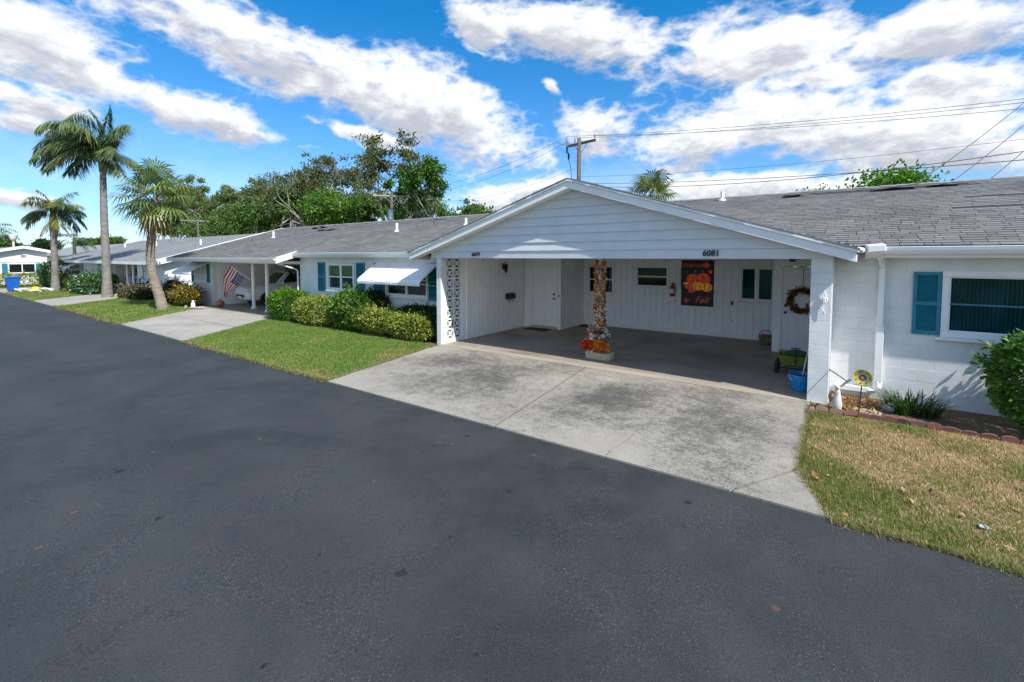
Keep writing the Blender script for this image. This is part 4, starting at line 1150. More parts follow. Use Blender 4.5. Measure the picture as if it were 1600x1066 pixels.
def shrub(name, label, c, r, n, palette, leaf=0.07, group=None, box=0.35, cat='shrub', weights=None, width=0.55, stems=7, low=0.10):
    """c: base centre on the ground, r: half sizes (x, y) and height"""
    t = thing(name, label, cat, (c[0], c[1], 0.0), 0, group)
    rx, ry, h = r
    d = rand_unit(n); p = 1.0/np.power(np.sum(np.abs(d)**(2+box*4), axis=1), 1/(2+box*4))
    rad = p*(0.70 + 0.34*np.sqrt(rng.random(n)))
    # uneven outline: a few lumps
    k = rand_unit(14); kr = rng.uniform(0.35, 0.6, 14); ka = rng.uniform(-0.10, 0.13, 14)
    for q in range(14):
        ang = 1 - d @ k[q]
        rad *= 1 + ka[q]*np.exp(-(ang/kr[q]*2.2)**2)
    P = d*rad[:, None]
    P[:, 0] *= rx; P[:, 1] *= ry; P[:, 2] = low + (P[:, 2]*0.5 + 0.5)*(h-low)
    P[:, 0] += c[0]; P[:, 1] += c[1]
    P[:, 2] = np.maximum(P[:, 2], 0.03)
    leaves('foliage', P, leaf, leaf*width, palette, M['leaf'], t, 0.4, d*0.9, weights=weights)
    # a few shoots that stand out of the clipped form
    m = max(12, n//60); dd = rand_unit(m); dd[:, 2] = np.abs(dd[:, 2])
    Q = []; O = []
    for q in dd:
        b = np.array([c[0]+q[0]*rx*0.98, c[1]+q[1]*ry*0.98, low + (q[2]*0.5+0.5)*(h-low)])
        for s in range(5): Q.append(b + q*leaf*0.55*s + rng.normal(0, leaf*0.25, 3)); O.append(q)
    tag(leaves('shoots', np.array(Q), leaf, leaf*width, palette, M['leaf'], t, 0.4, np.array(O)*0.8, weights=weights), kind='stuff')
    mb = MB()
    for i in range(stems):
        a = random.uniform(0, 6.28); e = random.uniform(0.3, 0.75)
        b = Vector((c[0]+random.uniform(-.35,.35)*rx, c[1]+random.uniform(-.3,.3)*ry, -0.02))
        m_ = Vector((c[0]+math.cos(a)*rx*e*0.6, c[1]+math.sin(a)*ry*e*0.6, h*0.35)); tp = Vector((c[0]+math.cos(a)*rx*e, c[1]+math.sin(a)*ry*e, h*0.8))
        mb.tube([b, b.lerp(m_, 0.5), m_, tp], [0.022, 0.018, 0.014, 0.006], 5)
        for _ in range(3):
            e2 = tp + Vector((random.uniform(-.25,.25), random.uniform(-.2,.2), random.uniform(-.1,.15)))
            mb.tube([m_.lerp(tp, random.uniform(0.2,0.9)), e2], [0.008, 0.004], 4)
    mb.build('stems', M['bark'], t)
    return t

# --- hedge by the left wing
HG = 'shrubs of the hedge below the left wing windows'
shrub('round_shrub', 'bright green rounded shrub at the driveway end of the hedge', (-17.35,9.35), (0.98,0.48,1.10), 5200, BRIGHT, 0.085, HG)
shrub('variegated_shrub', 'yellow and green leaved shrub next to the bright green one in the hedge', (-15.3,9.32), (1.08,0.46,0.93), 5600, VARIEG, 0.085, HG, weights=[.22,.16,.26,.2,.16])
shrub('broadleaf_shrub', 'tall glossy green shrub in the middle of the hedge', (-13.15,9.36), (1.02,0.50,1.26), 4600, [(0.06,0.17,0.02),(0.10,0.24,0.03),(0.04,0.11,0.018),(0.20,0.30,0.05)], 0.12, HG, box=0.15)
shrub('dark_shrub', 'dark reddish green shrub by the wall behind the tall hedge shrub', (-12.5,9.62), (0.55,0.30,1.2), 2200, [(0.025,0.05,0.015),(0.05,0.05,0.02),(0.03,0.075,0.02)], 0.10, HG, box=0.1)
shrub('variegated_shrub', 'pale yellow variegated shrub below the white awning', (-11.75,9.27), (1.05,0.40,0.80), 5600, VARIEG, 0.085, HG, weights=[.22,.2,.22,.2,.16])
shrub('variegated_shrub', 'cream variegated shrub nearest the breeze block pier', (-10.25,9.25), (0.75,0.38,0.70), 4200, VARIEG, 0.085, HG, weights=[.24,.24,.2,.17,.15])
shrub('dark_shrub', 'dark green shrub against the wall beside the carport pier', (-10.1,9.58), (1.05,0.28,0.95), 4600, DKGREEN, 0.075, HG)
# --- right-hand shrub and strap-leaf plant
shrub('broadleaf_shrub', 'large glossy green shrub under the near teal window', (2.60,9.22), (0.70,0.50,1.36), 4600, [(0.05,0.15,0.02),(0.08,0.20,0.025),(0.035,0.10,0.016),(0.14,0.26,0.04)], 0.105, None, box=0.12, width=0.5)

def strap_plant(label, c, n, L, r, palette, name='grass_clump', cat='plant', w=0.012):
    V = []; F = []; Cc = []
    for i in range(n):
        a = random.uniform(0, 6.28); q = r*math.sqrt(random.random()); l = L*random.uniform(0.6, 1.15)
        bx, by = c[0]+math.cos(a)*q, c[1]+math.sin(a)*q*0.55
        a2 = a + random.uniform(-0.8, 0.8); out = random.uniform(0.25, 0.9); cc = random.choice(palette); cc = [k*random.uniform(0.75,1.25) for k in cc]
        b0 = len(V); m = 5
        for j in range(m+1):
            t = j/m; rr = l*out*t*t*0.9 + l*0.1*t; zz = l*(t - 0.55*out*t*t)
            ww = w*(1-t)**0.6 + 0.001
            px, py = bx+math.cos(a2)*rr, by+math.sin(a2)*rr
            V += [(px-math.sin(a2)*ww, py+math.cos(a2)*ww, zz), (px+math.sin(a2)*ww, py-math.cos(a2)*ww, zz)]; Cc += [cc, cc]
        for j in range(m): F.append((b0+2*j, b0+2*j+1, b0+2*j+3, b0+2*j+2))
    return tag(np_obj(name, V, F, M['leaf'], Cc, None, (c[0], c[1], 0)), label, cat)
strap_plant('dark green strap-leaved grass clump at the foot of the near wall', (1.02,9.28), 260, 0.42, 0.34, [(0.03,0.075,0.018),(0.05,0.11,0.02),(0.02,0.05,0.014)])
strap_plant('small straggly seedling at the corner of the concrete and the pier', (-0.22,8.72), 26, 0.13, 0.12, [(0.03,0.07,0.02)], 'seedling')

# --- further shrubs
shrub('croton_shrub', 'yellow orange and green croton shrub by the neighbour driveway', (-26.55,9.05), (1.15,0.42,0.95), 3200, [(0.20,0.26,0.04),(0.34,0.28,0.04),(0.07,0.13,0.02),(0.34,0.13,0.02),(0.12,0.06,0.02)], 0.13, None, box=0.1)
shrub('dark_shrub', 'dark purple leaved shrub left of the croton', (-28.3,9.1), (0.5,0.35,1.15), 1400, [(0.03,0.035,0.02),(0.05,0.03,0.025),(0.14,0.10,0.03)], 0.13, None, box=0.1)
shrub('bromeliad_bed', 'brown and green bromeliad clump beyond the leaning palm', (-33.4,9.0), (1.8,0.45,0.62), 2200, [(0.05,0.09,0.03),(0.14,0.09,0.06),(0.24,0.18,0.12),(0.03,0.06,0.02)], 0.22, None, box=0.2, cat='plant')
shrub('flowering_shrub', 'rounded green shrub with pale flowers by the angled driveway', (-40.6,8.6), (1.7,0.9,1.25), 3000, [(0.05,0.13,0.03),(0.08,0.19,0.04),(0.03,0.09,0.02),(0.55,0.60,0.60)], 0.17, None, weights=[.36,.34,.2,.10])
shrub('variegated_shrub', 'small yellow shrub left of the flowering shrub', (-43.8,8.7), (0.95,0.7,1.0), 1500, [(0.33,0.36,0.05),(0.16,0.24,0.04),(0.08,0.14,0.02)], 0.17)
shrub('round_shrub', 'dark clipped dome shrub behind the short palm', (-51.3,9.0), (2.0,1.2,2.05), 3600, [(0.035,0.10,0.02),(0.05,0.14,0.025),(0.025,0.07,0.016)], 0.17)
shrub('clipped_hedge', 'long yellow-green clipped hedge before the far gabled house', (-55.2,5.6), (0.6,4.6,0.95), 4600, [(0.28,0.33,0.05),(0.18,0.26,0.04),(0.10,0.17,0.03),(0.36,0.38,0.07)], 0.17, cat='hedge')

# --- palms
def trunk_tube(pts, rad, mat, t, n=10, ridges=0):
    # resample smooth
    P = [Vector(p) for p in pts]; out = []; rr = []
    m = 10 if not ridges else ridges
    for i in range(len(P)-1):
        p0, p1, p2, p3 = P[max(i-1,0)], P[i], P[i+1], P[min(i+2,len(P)-1)]
        for j in range(m):
            s = j/m
            out.append(0.5*((2*p1)+(-p0+p2)*s+(2*p0-5*p1+4*p2-p3)*s*s+(-p0+3*p1-3*p2+p3)*s**3)); rr.append((rad[i]+(rad[i+1]-rad[i])*s)*(1+ (0.05 if len(out)%2 else -0.03)))
    out.append(P[-1]); rr.append(rad[-1])
    mb = MB(); mb.tube(out, rr, n); return mb.build('trunk', mat, t, smooth=True)

def frond(t, o, az, el0, L, droop, lf, palette, wind=(0,0), n=34, sag=0.55, name='frond', mat='palm'):
    """pinnate leaf: arching rachis with drooping leaflets on both sides"""
    V = []; F = []; Cc = []
    d = Vector((math.cos(az)*math.cos(el0), math.sin(az)*math.cos(el0), math.sin(el0)))
    p = Vector(o); st = L/n; pts = [p.copy()]
    for i in range(n):
        d = (d + Vector((wind[0], wind[1], -droop))*st*(0.35+1.3*i/n)).normalized(); p = p + d*st; pts.append(p.copy())
    cc0 = random.choice(palette)
    def quad(a, b, w, c):
        dd = (b-a); s = dd.cross(Vector((0.2,0.1,1))); s = s.normalized()*w if s.length > 1e-6 else Vector((w,0,0))
        k = len(V); m_ = a.lerp(b, 0.45)
        V.extend([a, m_+s, b, m_-s]); Cc.extend([c]*4); F.append((k, k+1, k+2, k+3))
    for i in range(n):
        a, b = pts[i], pts[i+1]; w = 0.028*(1-i/n)+0.007; s = Vector((-math.sin(az), math.cos(az), 0))*w; k = len(V)
        V.extend([a+s, b+s, b-s, a-s]); Cc.extend([(0.13,0.16,0.05)]*4); F.append((k, k+1, k+2, k+3))
        if i < 4: continue
        tt = (b-a).normalized(); sd = tt.cross(Vector((0,0,1)));
        sd = sd.normalized() if sd.length > 0.1 else Vector((-math.sin(az), math.cos(az), 0))
        ll = lf*(0.55+0.75*math.sin(math.pi*min(1,(i+1)/n*0.92+0.05)))
        for sg in (-1, 1):
            for q in range(2):
                base = a.lerp(b, 0.25+0.5*q)
                v = sd*sg*random.uniform(0.55,0.95) + tt*random.uniform(0.35,0.75) + Vector((wind[0]*.5, wind[1]*.5, -sag*random.uniform(0.5,1.4)))
                e = base + v.normalized()*ll*random.uniform(0.8,1.15)
                c = [k2*random.uniform(0.7,1.3) for k2 in cc0]
                quad(base, e, 0.017*random.uniform(0.8,1.4)*(0.5+lf), c)
    return np_obj(name, V, F, M[mat], Cc, t)

PALMG = [(0.045,0.10,0.03),(0.06,0.13,0.035),(0.035,0.08,0.028),(0.09,0.16,0.04)]
random.seed(21)
pt = thing('queen_palm', 'tallest palm with slim grey trunk and wind-swept drooping fronds', 'palm tree', (-35.9,8.2,0))
trunk_tube([(-35.9,8.2,-0.1),(-36.0,8.25,1.5),(-36.25,8.3,4.5),(-36.35,8.35,6.6),(-36.45,8.4,7.9)], [0.31,0.21,0.19,0.17,0.15], M['palm_grey'], pt)
mb = MB(); mb.tube([(-36.44,8.4,7.6),(-36.48,8.42,8.2),(-36.5,8.45,8.9),(-36.55,8.45,9.4)], [0.19,0.24,0.16,0.05], 10); mb.build('crown_shaft', simple('green_crownshaft',(0.09,0.14,0.035),0.6,0.2,4.0), pt, smooth=True)
lv = math.atan2(-0.579, -0.815)      # towards the camera's left
PALMG1 = [(0.075,0.125,0.045),(0.10,0.155,0.05),(0.06,0.105,0.04),(0.13,0.18,0.06)]
for (da, el, L, dr) in ((0.0,66,4.6,0.50),(0.30,58,4.5,0.50),(-0.25,50,4.3,0.50),(0.15,36,4.0,0.48),(-0.45,24,3.4,0.48),(0.55,40,3.9,0.48),(0.2,76,4.4,0.55),(-0.1,84,4.0,0.62),(3.0,55,2.7,0.45),(2.6,25,2.4,0.45),(1.6,58,2.8,0.5),(-1.5,62,2.6,0.5),(3.3,80,2.6,0.45),(2.2,75,2.6,0.45),(-2.3,70,2.5,.45),(0.45,12,3.2,.42),(-0.15,62,4.6,.46),(0.08,48,4.4,.46),(0.9,62,3.6,.5),(-0.8,58,3.4,.5),(2.8,-5,2.2,.4),(-2.8,5,2.2,.4),(0.1,-12,2.6,.4)):
    frond(pt, (-36.50,8.42,8.95+random.uniform(-.35,.3)), lv+da, R(el), L, dr*1.45, 0.95, PALMG1, wind=(-0.09,-0.065), n=44, sag=1.15)
pt = thing('queen_palm', 'short palm behind the blue bin with symmetrical arching fronds', 'palm tree', (-45.9,7.64,0))
trunk_tube([(-45.9,7.64,-0.1),(-45.9,7.66,1.2),(-46.0,7.7,3.5),(-46.1,7.75,5.0)], [0.30,0.20,0.18,0.17], M['palm_grey'], pt)
mb = MB(); mb.tube([(-46.08,7.74,3.9),(-46.1,7.75,4.8),(-46.15,7.75,6.0)], [0.20,0.27,0.12], 9); mb.build('boots', M['palm_brown'], pt, smooth=True)
for i in range(22):
    a = 2*math.pi*i/22*3.7 + random.uniform(-.2,.2); el = random.choice((70,55,45,30,15,5,-10))
    frond(pt, (-46.13,7.75,5.8), a, R(el), random.uniform(1.8,2.25), 0.85, 0.75, PALMG + [(0.20,0.20,0.04)], n=30, sag=0.8)
for i in range(5):
    frond(pt, (-46.1,7.75,5.3), i*1.3, R(-45), 1.6, 0.6, 0.35, [(0.22,0.14,0.06),(0.28,0.19,0.08)], n=14, sag=0.8, name='dead_frond', mat='husk')

def fan_leaf(t, o, az, el, pet, rad, palette, name='fan_leaf', mat='palm', nseg=26, droop=0.35, spread=150):
    """palmate leaf: petiole and a folded fan of pointed segments with hanging tips"""
    V = []; F = []; Cc = []
    d = Vector((math.cos(az)*math.cos(el), math.sin(az)*math.cos(el), math.sin(el)))
    o = Vector(o); mid = o + d*pet*0.55; d2 = (d + Vector((0,0,-0.35))).normalized(); h = mid + d2*pet*0.45
    sd = d.cross(Vector((0,0,1))); sd = sd.normalized() if sd.length > .05 else Vector((1,0,0))
    up = sd.cross(d2).normalized()
    for a, b in ((o, mid), (mid, h)):
        k = len(V); V.extend([a+sd*.02, b+sd*.016, b-sd*.016, a-sd*.02]); Cc.extend([(0.12,0.16,0.05)]*4); F.append((k,k+1,k+2,k+3))
    c0 = random.choice(palette)
    for i in range(nseg):
        f = R(-spread + 2*spread*(i+0.5)/nseg)
        fold = 0.18*math.cos(2*f)
        v = (d2*math.cos(f) + sd*math.sin(f) + up*(fold)).normalized()
        r = rad*(0.78+0.22*math.cos(f*0.6))*random.uniform(0.88,1.08)
        s = (v.cross(up)).normalized()*r*0.040; c = [q*random.uniform(0.75,1.25) for q in c0]
        a = h; b = h + v*r*0.55 + up*0.03; e = h + v*r + Vector((0,0,-droop*r*random.uniform(0.5,1.3)))
        k = len(V); V.extend([a, b+s, e, b-s]); Cc.extend([c]*4); F.append((k,k+1,k+2,k+3))
    return np_obj(name, V, F, M[mat], Cc, t)
SABAL = [(0.11,0.155,0.035),(0.14,0.19,0.045),(0.08,0.125,0.03),(0.20,0.24,0.06)]
def sabal(label, base, pts, rads, top, n, rad, group=None, skirt=True, trunk_m='palm_brown', pet=1.0):
    t = thing('sabal_palm', label, 'palm tree', base, 0, group)
    trunk_tube(pts, rads, M[trunk_m], t, 10)
    # old leaf bases: criss-crossed boots below the crown
    mb = MB(); o = Vector(top)
    for i in range(26):
        a = i*2.4; z = -0.15 - 0.045*i*rad/0.9
        b = o + Vector((math.cos(a)*0.16, math.sin(a)*0.16, z)); e = b + Vector((math.cos(a)*0.22, math.sin(a)*0.22, 0.28))
        mb.bar(b, e, 0.07, 0.03)
    mb.build('boots', M['palm_brown'], t)
    for i in range(n):
        a = i*2.399 + random.uniform(-.25,.25); el = R(82 - 125*i/n + random.uniform(-8,8))
        fan_leaf(t, o + Vector((math.cos(a)*.08, math.sin(a)*.08, random.uniform(-.2,.15))), a, el, pet*random.uniform(0.8,1.15), rad*random.uniform(0.85,1.1), SABAL)
    if skirt:
        for i in range(7):
            a = i*0.9 + random.uniform(-.2,.2)
            fan_leaf(t, o + Vector((0,0,-0.4)), a, R(-55+random.uniform(-15,15)), 0.5, rad*0.85, [(0.30,0.22,0.09),(0.36,0.28,0.12),(0.24,0.15,0.06),(0.22,0.24,0.06)], 'dead_leaf', 'husk', droop=0.7, nseg=18)
    return t
random.seed(5)
sabal('shaggy fan palm with strongly leaning brown trunk by the second driveway', (-25.5,7.75,0), [(-25.35,7.75,-0.1),(-25.62,7.72,0.6),(-26.0,7.62,1.5),(-26.2,7.6,2.6),(-26.12,7.72,3.9),(-26.05,7.8,5.1)], [0.25,0.21,0.19,0.18,0.18,0.22], (-26.03,7.82,5.25), 27, 1.05, pet=0.95)
BP = 'fan palms beyond the roofs'
sabal('bushy fan palm crown showing above the carport gable', (-9.0,27.0,0), [(-9.0,27,-0.1),(-9.0,27,3),(-9.0,27.0,6.0)], [0.3,0.22,0.25], (-9.0,27.0,6.1), 30, 0.95, BP, False, pet=0.8)
sabal('small fan palm crown beyond the roof near the leafy storm-torn tree', (-25.4,27.0,0), [(-25.4,27,-0.1),(-25.4,27,2),(-25.4,27.0,4.4)], [0.26,0.2,0.22], (-25.4,27.0,4.5), 22, 0.8, BP, False, pet=0.7)
sabal('low fan palm between the small one and the carport rake', (-23.6,26.0,0), [(-23.6,26,-0.1),(-23.6,26,2),(-23.6,26.0,4.3)], [0.26,0.2,0.22], (-23.6,26.0,4.4), 18, 0.7, BP, False, pet=0.6)
def far_palm(label, x, y, h):
    t = thing('coconut_palm', label, 'palm tree', (x, y, 0), 0, 'far palms at the left')
    trunk_tube([(x,y,-.1),(x+.1,y,h*0.5),(x+.3,y,h)], [.28,.2,.17], M['palm_grey'], t)
    for i in range(16):
        frond(t, (x+.3,y,h), i*2.4, R(random.choice((60,40,20,0,-15))), random.uniform(2.4,3.2), 0.5, 0.75, PALMG, n=16, sag=0.6)
far_palm('distant palm above the far villa roofs, second from the left edge', -92, 17.5, 5.2)
far_palm('distant palm at the very left edge of the view', -84, 8.6, 6.0)

# --- broadleaf trees beyond the roofs
def tree(name, label, base, h, spread, style, seed, palette, leaf=0.30, group=None, trunk_m='bark_grey', dens=1.0):
    r = random.Random(seed); t = thing(name, label, 'tree', base, 0, group)
    mb = MB(); tips = []
    def grow(p, d, L, rad, depth):
        n = 4; pts = [p.copy()]; rr = [rad]
        for i in range(n):
            d = (d + Vector((r.uniform(-.22,.22), r.uniform(-.22,.22), r.uniform(-.04,.16)))).normalized()
            p = p + d*L/n; pts.append(p.copy()); rr.append(rad*(1-0.38*(i+1)/n))
        mb.tube(pts, rr, 6 if rad > 0.08 else 4, cap=False)
        if depth == 0: tips.append((p.copy(), d.copy())); return
        if depth == 1: tips.append((pts[2].copy(), d.copy())); tips.append((pts[3].copy(), d.copy()))
        k = r.choice((2, 3)) if depth < 4 else 3
        for i in range(k):
            a = r.uniform(0, 6.28); tilt = r.uniform(0.3, 0.8)*(1.15 if style == 'open' else 1.0)
            o = d.orthogonal().normalized(); o.rotate(Matrix.Rotation(a, 3, d))
            nd = (d*math.cos(tilt) + o*math.sin(tilt) + Vector((0,0,0.10))).normalized()
            nd = Vector((nd.x*spread, nd.y*spread, nd.z)).normalized()
            grow(p, nd, L*r.uniform(0.62, 0.86), rr[-1]*r.uniform(0.62,0.8), depth-1)
    depth = 5 if style == 'open' else 4
    grow(Vector(base), Vector((r.uniform(-.08,.08), r.uniform(-.08,.08), 1)), h*0.30, h*(0.034 if style == 'open' else 0.024), depth)
    mb.build('trunk', M[trunk_m], t)
    P = np.array([list(p) for p, d in tips])
    # fit the crown to the asked height
    top = P[:, 2].max(); f = (h - 0.3)/max(top, 0.1)
    tr = KIDS[t.name][0]
    me = tr.data; co = np.empty(len(me.vertices)*3, dtype=np.float32); me.vertices.foreach_get('co', co); co = co.reshape(-1,3); co[:,2] *= f; me.vertices.foreach_set('co', co.ravel()); me.update()
    P[:, 2] *= f
    C_ = []
    for i, q in enumerate(P):
        if style == 'open':
            if r.random() < 0.64: continue
            m = int(r.uniform(28, 80)*dens); rc = r.uniform(0.28, 0.66)*h/14
        else:
            m = int(r.uniform(90, 190)*dens); rc = r.uniform(0.75, 1.3)*h/11
        g = rng.normal(size=(m, 3))*np.array([rc, rc, rc*0.7])*0.62
        C_.append(q + g)
    C_ = np.concatenate(C_); C_[:, 2] = np.maximum(C_[:, 2], 0.6)
    leaves('crown', C_, leaf, leaf*0.6, palette, M['leaf'], t, 0.3)
    return t
OLIVE = [(0.095,0.13,0.045),(0.12,0.16,0.055),(0.07,0.10,0.038),(0.105,0.14,0.05),(0.085,0.12,0.04),(0.14,0.17,0.06),(0.19,0.12,0.055)]
OW = [(0.14,0.20,0.06),(0.18,0.235,0.075),(0.105,0.16,0.05),(0.22,0.25,0.095)]
TGREEN = [(0.09,0.17,0.035),(0.12,0.205,0.045),(0.065,0.13,0.03),(0.16,0.235,0.06)]
TG = 'trees in the belt behind the villas'
tree('storm_worn_tree', 'tallest storm-worn tree with bare pale limbs and sparse tufts', (-39.3,31,0), 14.8, 1.1, 'open', 101, OLIVE, 0.28, TG)
tree('storm_worn_tree', 'sparse tufted tree left of the tallest bare-limbed one', (-45.5,31.5,0), 14.2, 1.05, 'open', 103, OLIVE, 0.28, TG)
tree('storm_worn_tree', 'thin tree with few tufts at the middle of the tree belt', (-51.0,32,0), 14.9, 0.95, 'open', 107, OLIVE, 0.28, TG, dens=0.8)
tree('storm_worn_tree', 'sparse grey tree beside the thin one, further left', (-58.5,33,0), 14.6, 1.0, 'open', 109, OLIVE, 0.30, TG, dens=0.9)
tree('storm_worn_tree', 'sparse grey-green tree where the belt meets the airy oaks', (-66.0,33.5,0), 14.6, 1.0, 'open', 223, OLIVE, 0.30, TG, dens=1.0)
tree('leafy_tree', 'ragged leafy green tree with pale trunk right of the tallest tree', (-29.9,30,0), 11.2, 0.6, 'open', 113, BRIGHT + DKGREEN, 0.26, TG, dens=1.7)
tree('leafy_tree', 'low spreading tree leaning right of the ragged leafy one', (-28.4,31.5,0), 8.0, 1.1, 'open', 127, GREEN, 0.25, TG, dens=1.3)
tree('dense_tree', 'dense green tree below the tallest bare-limbed one', (-41.0,29,0), 8.8, 1.2, 'dense', 131, TGREEN + BRIGHT, 0.30, TG, dens=1.2)
tree('dense_tree', 'broad dark green tree left of the tallest one', (-47.0,29,0), 9.2, 1.2, 'dense', 137, TGREEN, 0.30, TG, dens=1.2)
tree('dense_tree', 'rounded bright green tree above the second row roof end', (-55.0,30,0), 10.2, 1.2, 'dense', 139, TGREEN + BRIGHT, 0.32, TG, dens=1.2)
tree('dense_tree', 'dense dark tree over the flag carport roof', (-61.5,30.5,0), 9.9, 1.2, 'dense', 149, GREEN + TGREEN, 0.32, TG, dens=1.2)
tree('oak_tree', 'tall airy olive-green oak behind the white rake board', (-73.0,33,0), 14.6, 1.1, 'open', 151, OW, 0.32, TG, dens=2.2)
tree('oak_tree', 'airy olive-green oak right of the leaning palm crown', (-83.0,34,0), 15.9, 1.1, 'open', 157, OW, 0.34, TG, dens=2.2)
tree('oak_tree', 'broad olive oak directly behind the leaning palm', (-94.0,35,0), 15.6, 1.1, 'open', 163, OW, 0.36, TG, dens=2.4)
tree('oak_tree', 'large olive oak left of the leaning palm trunk', (-109.0,36,0), 15.2, 1.1, 'dense', 229, OW + DKGREEN, 0.40, TG, dens=0.95)
tree('dense_tree', 'dark low tree between the two large palm trunks', (-122.0,36,0), 12.6, 1.2, 'dense', 167, GREEN + TGREEN, 0.42, TG)
tree('dense_tree', 'dark tree under the oak behind the leaning palm', (-88.0,31,0), 9.4, 1.3, 'dense', 173, GREEN + TGREEN, 0.38, TG)
tree('dense_tree', 'green tree under the airy oaks by the small T-shaped pole', (-71.5,30,0), 9.6, 1.3, 'dense', 179, TGREEN, 0.34, TG)
tree('dense_tree', 'low tree left of the tallest palm trunk', (-150.0,36,0), 7.6, 1.5, 'dense', 181, TGREEN, 0.5, TG)
tree('dense_tree', 'low far tree behind the short palm trunk', (-180.0,37,0), 7.6, 1.6, 'dense', 191, GREEN + TGREEN, 0.6, TG)
tree('dense_tree', 'far dark tree above the gabled house roof', (-146.0,22,0), 6.2, 1.5, 'dense', 193, DKGREEN, 0.5, TG)
tree('dense_tree', 'far tree at the left edge behind the street lamp', (-118.0,13.5,0), 6.0, 1.5, 'dense', 197, GREEN + TGREEN, 0.45, TG)
tree('oak_tree', 'loose light green tree filling the belt behind the flag carport roof', (-77.5,35,0), 13.6, 1.2, 'open', 307, OW + TGREEN, 0.34, TG, dens=2.2)
tree('oak_tree', 'loose light green tree between the thin storm-worn ones', (-53.5,34,0), 11.6, 1.2, 'open', 311, TGREEN, 0.32, TG, dens=2.0)
tree('oak_tree', 'loose light green tree rising behind the pale T-shaped pole', (-38.5,34,0), 9.6, 1.2, 'open', 313, TGREEN, 0.30, TG, dens=1.8)
tree('dense_tree', 'muted olive tree in the back rank right of the T-shaped pole', (-33.5,37,0), 7.9, 1.25, 'dense', 401, OW + TGREEN, 0.38, TG, dens=0.8)
tree('dense_tree', 'muted olive tree in the back rank under the tallest storm-worn limbs', (-47.5,39,0), 10.8, 1.25, 'dense', 403, OW + TGREEN, 0.38, TG, dens=0.8)
tree('dense_tree', 'muted olive tree in the back rank left of the broad dark one', (-58.0,40,0), 11.5, 1.25, 'dense', 409, OW + TGREEN, 0.38, TG, dens=0.8)
tree('dense_tree', 'muted olive tree in the back rank over the rounded bright tree', (-70.0,41,0), 12.0, 1.25, 'dense', 419, OW + TGREEN, 0.38, TG, dens=0.8)
tree('dense_tree', 'muted olive tree in the back rank between the airy oaks', (-86.0,42,0), 13.2, 1.25, 'dense', 421, OW + TGREEN, 0.38, TG, dens=0.8)
tree('dense_tree', 'muted olive tree in the back rank right of the leaning palm crown', (-100.0,42,0), 13.2, 1.25, 'dense', 431, OW + TGREEN, 0.38, TG, dens=0.8)
tree('dense_tree', 'muted olive tree in the back rank behind the leaning palm trunk', (-116.0,43,0), 12.0, 1.25, 'dense', 433, OW + TGREEN, 0.38, TG, dens=0.8)
tree('leafy_tree', 'bright green treetop above the near roof ridge', (1.7,27,0), 6.35, 0.8, 'dense', 199, BRIGHT, 0.20, TG, dens=0.5)
tree('leafy_tree', 'tiny treetop left of the bright one on the roof ridge', (-0.8,28.5,0), 5.95, 0.7, 'dense', 211, BRIGHT, 0.18, TG, dens=0.35)
# far wood that closes the horizon
n = 26000
ph = rng.uniform(0, 1, n); xx = -260 + 330*ph; yy = 62 + rng.uniform(0, 22, n)
hh = 5.0 + 1.6*np.sin(xx*0.21) + 1.2*np.sin(xx*0.083+1) + rng.uniform(-1, 1, n)
zz = hh*np.sqrt(rng.random(n))
tag(leaves('far_wood', np.stack([xx, yy, zz], 1), 1.0, 0.7, DKGREEN + GREEN, M['leaf'], None, 0.3), kind='stuff')

# ================================================================== POLES AND WIRES
def pole_T(label, x, y, h, armw, azim, r=0.13, arm='wood_pole'):
    t = thing('utility_pole', label, 'utility pole', (x, y, 0), 0, None)
    MB().tube([(x,y,-0.3),(x,y,h*0.5),(x,y,h)], [r*1.25, r, r*0.8], 10).build('pole', M['wood_pole'], t, smooth=True)
    dx, dy = math.cos(azim), math.sin(azim); z = h-0.25
    ox, oy = -dy*0.16, dx*0.16
    MB().bar((x-dx*armw+ox, y-dy*armw+oy, z), (x+dx*armw+ox, y+dy*armw+oy, z), 0.10, 0.12).build('crossarm', M[arm], t)
    ends = []
    for s in (-0.95, -0.45, 0.95):
        p = (x+dx*armw*s+ox, y+dy*armw*s+oy, z+0.06)
        MB().lathe([(0.02,0),(0.02,0.08),(0.055,0.09),(0.06,0.14),(0.04,0.16),(0.055,0.18),(0.05,0.23),(0.02,0.26)], 10, p).build('insulator', M['steel'], t)
        ends.append(Vector((p[0], p[1], p[2]+0.24)))
    for s in (-0.45, 0.45): MB().bar((x+dx*armw*s+ox, y+dy*armw*s+oy, z-0.05), (x+ox*.4, y+oy*.4, z-0.6), 0.03).build('brace', M['steel'], t)
    return t, ends
mp, me_ = pole_T('wooden utility pole with crossarm and switchgear above the carport gable', -11.27, 22.0, 8.75, 0.95, R(-12))
for (x, z) in ((-12.1,8.1),(-12.0,7.75)):
    MB().lathe([(0.03,0),(0.06,0.04),(0.045,0.1),(0.065,0.16),(0.045,0.22),(0.065,0.28),(0.03,0.36)], 8, (x, 22.2, z)).build('cutout_fuse', M['black'], mp)
MB().bar((-12.15,22.2,8.55),(-12.15,22.2,8.95),0.07).bar((-12.6,22.25,8.72),(-12.0,22.2,8.45),0.04).build('bracket', M['steel'], mp)
MB().tube([(-12.0,22.2,7.75),(-11.85,22.15,7.3),(-11.75,22.1,6.6),(-11.7,22.1,6.0)],0.016,5).build('lead_cable', M['wire'], mp)
for x in (-11.85,-11.6): MB().lathe([(0.05,0),(0.09,0.05),(0.09,0.25),(0.05,0.32),(0.03,0.42)], 8, (x, 21.9, 6.0)).build('transformer_bushing', M['black'], mp)
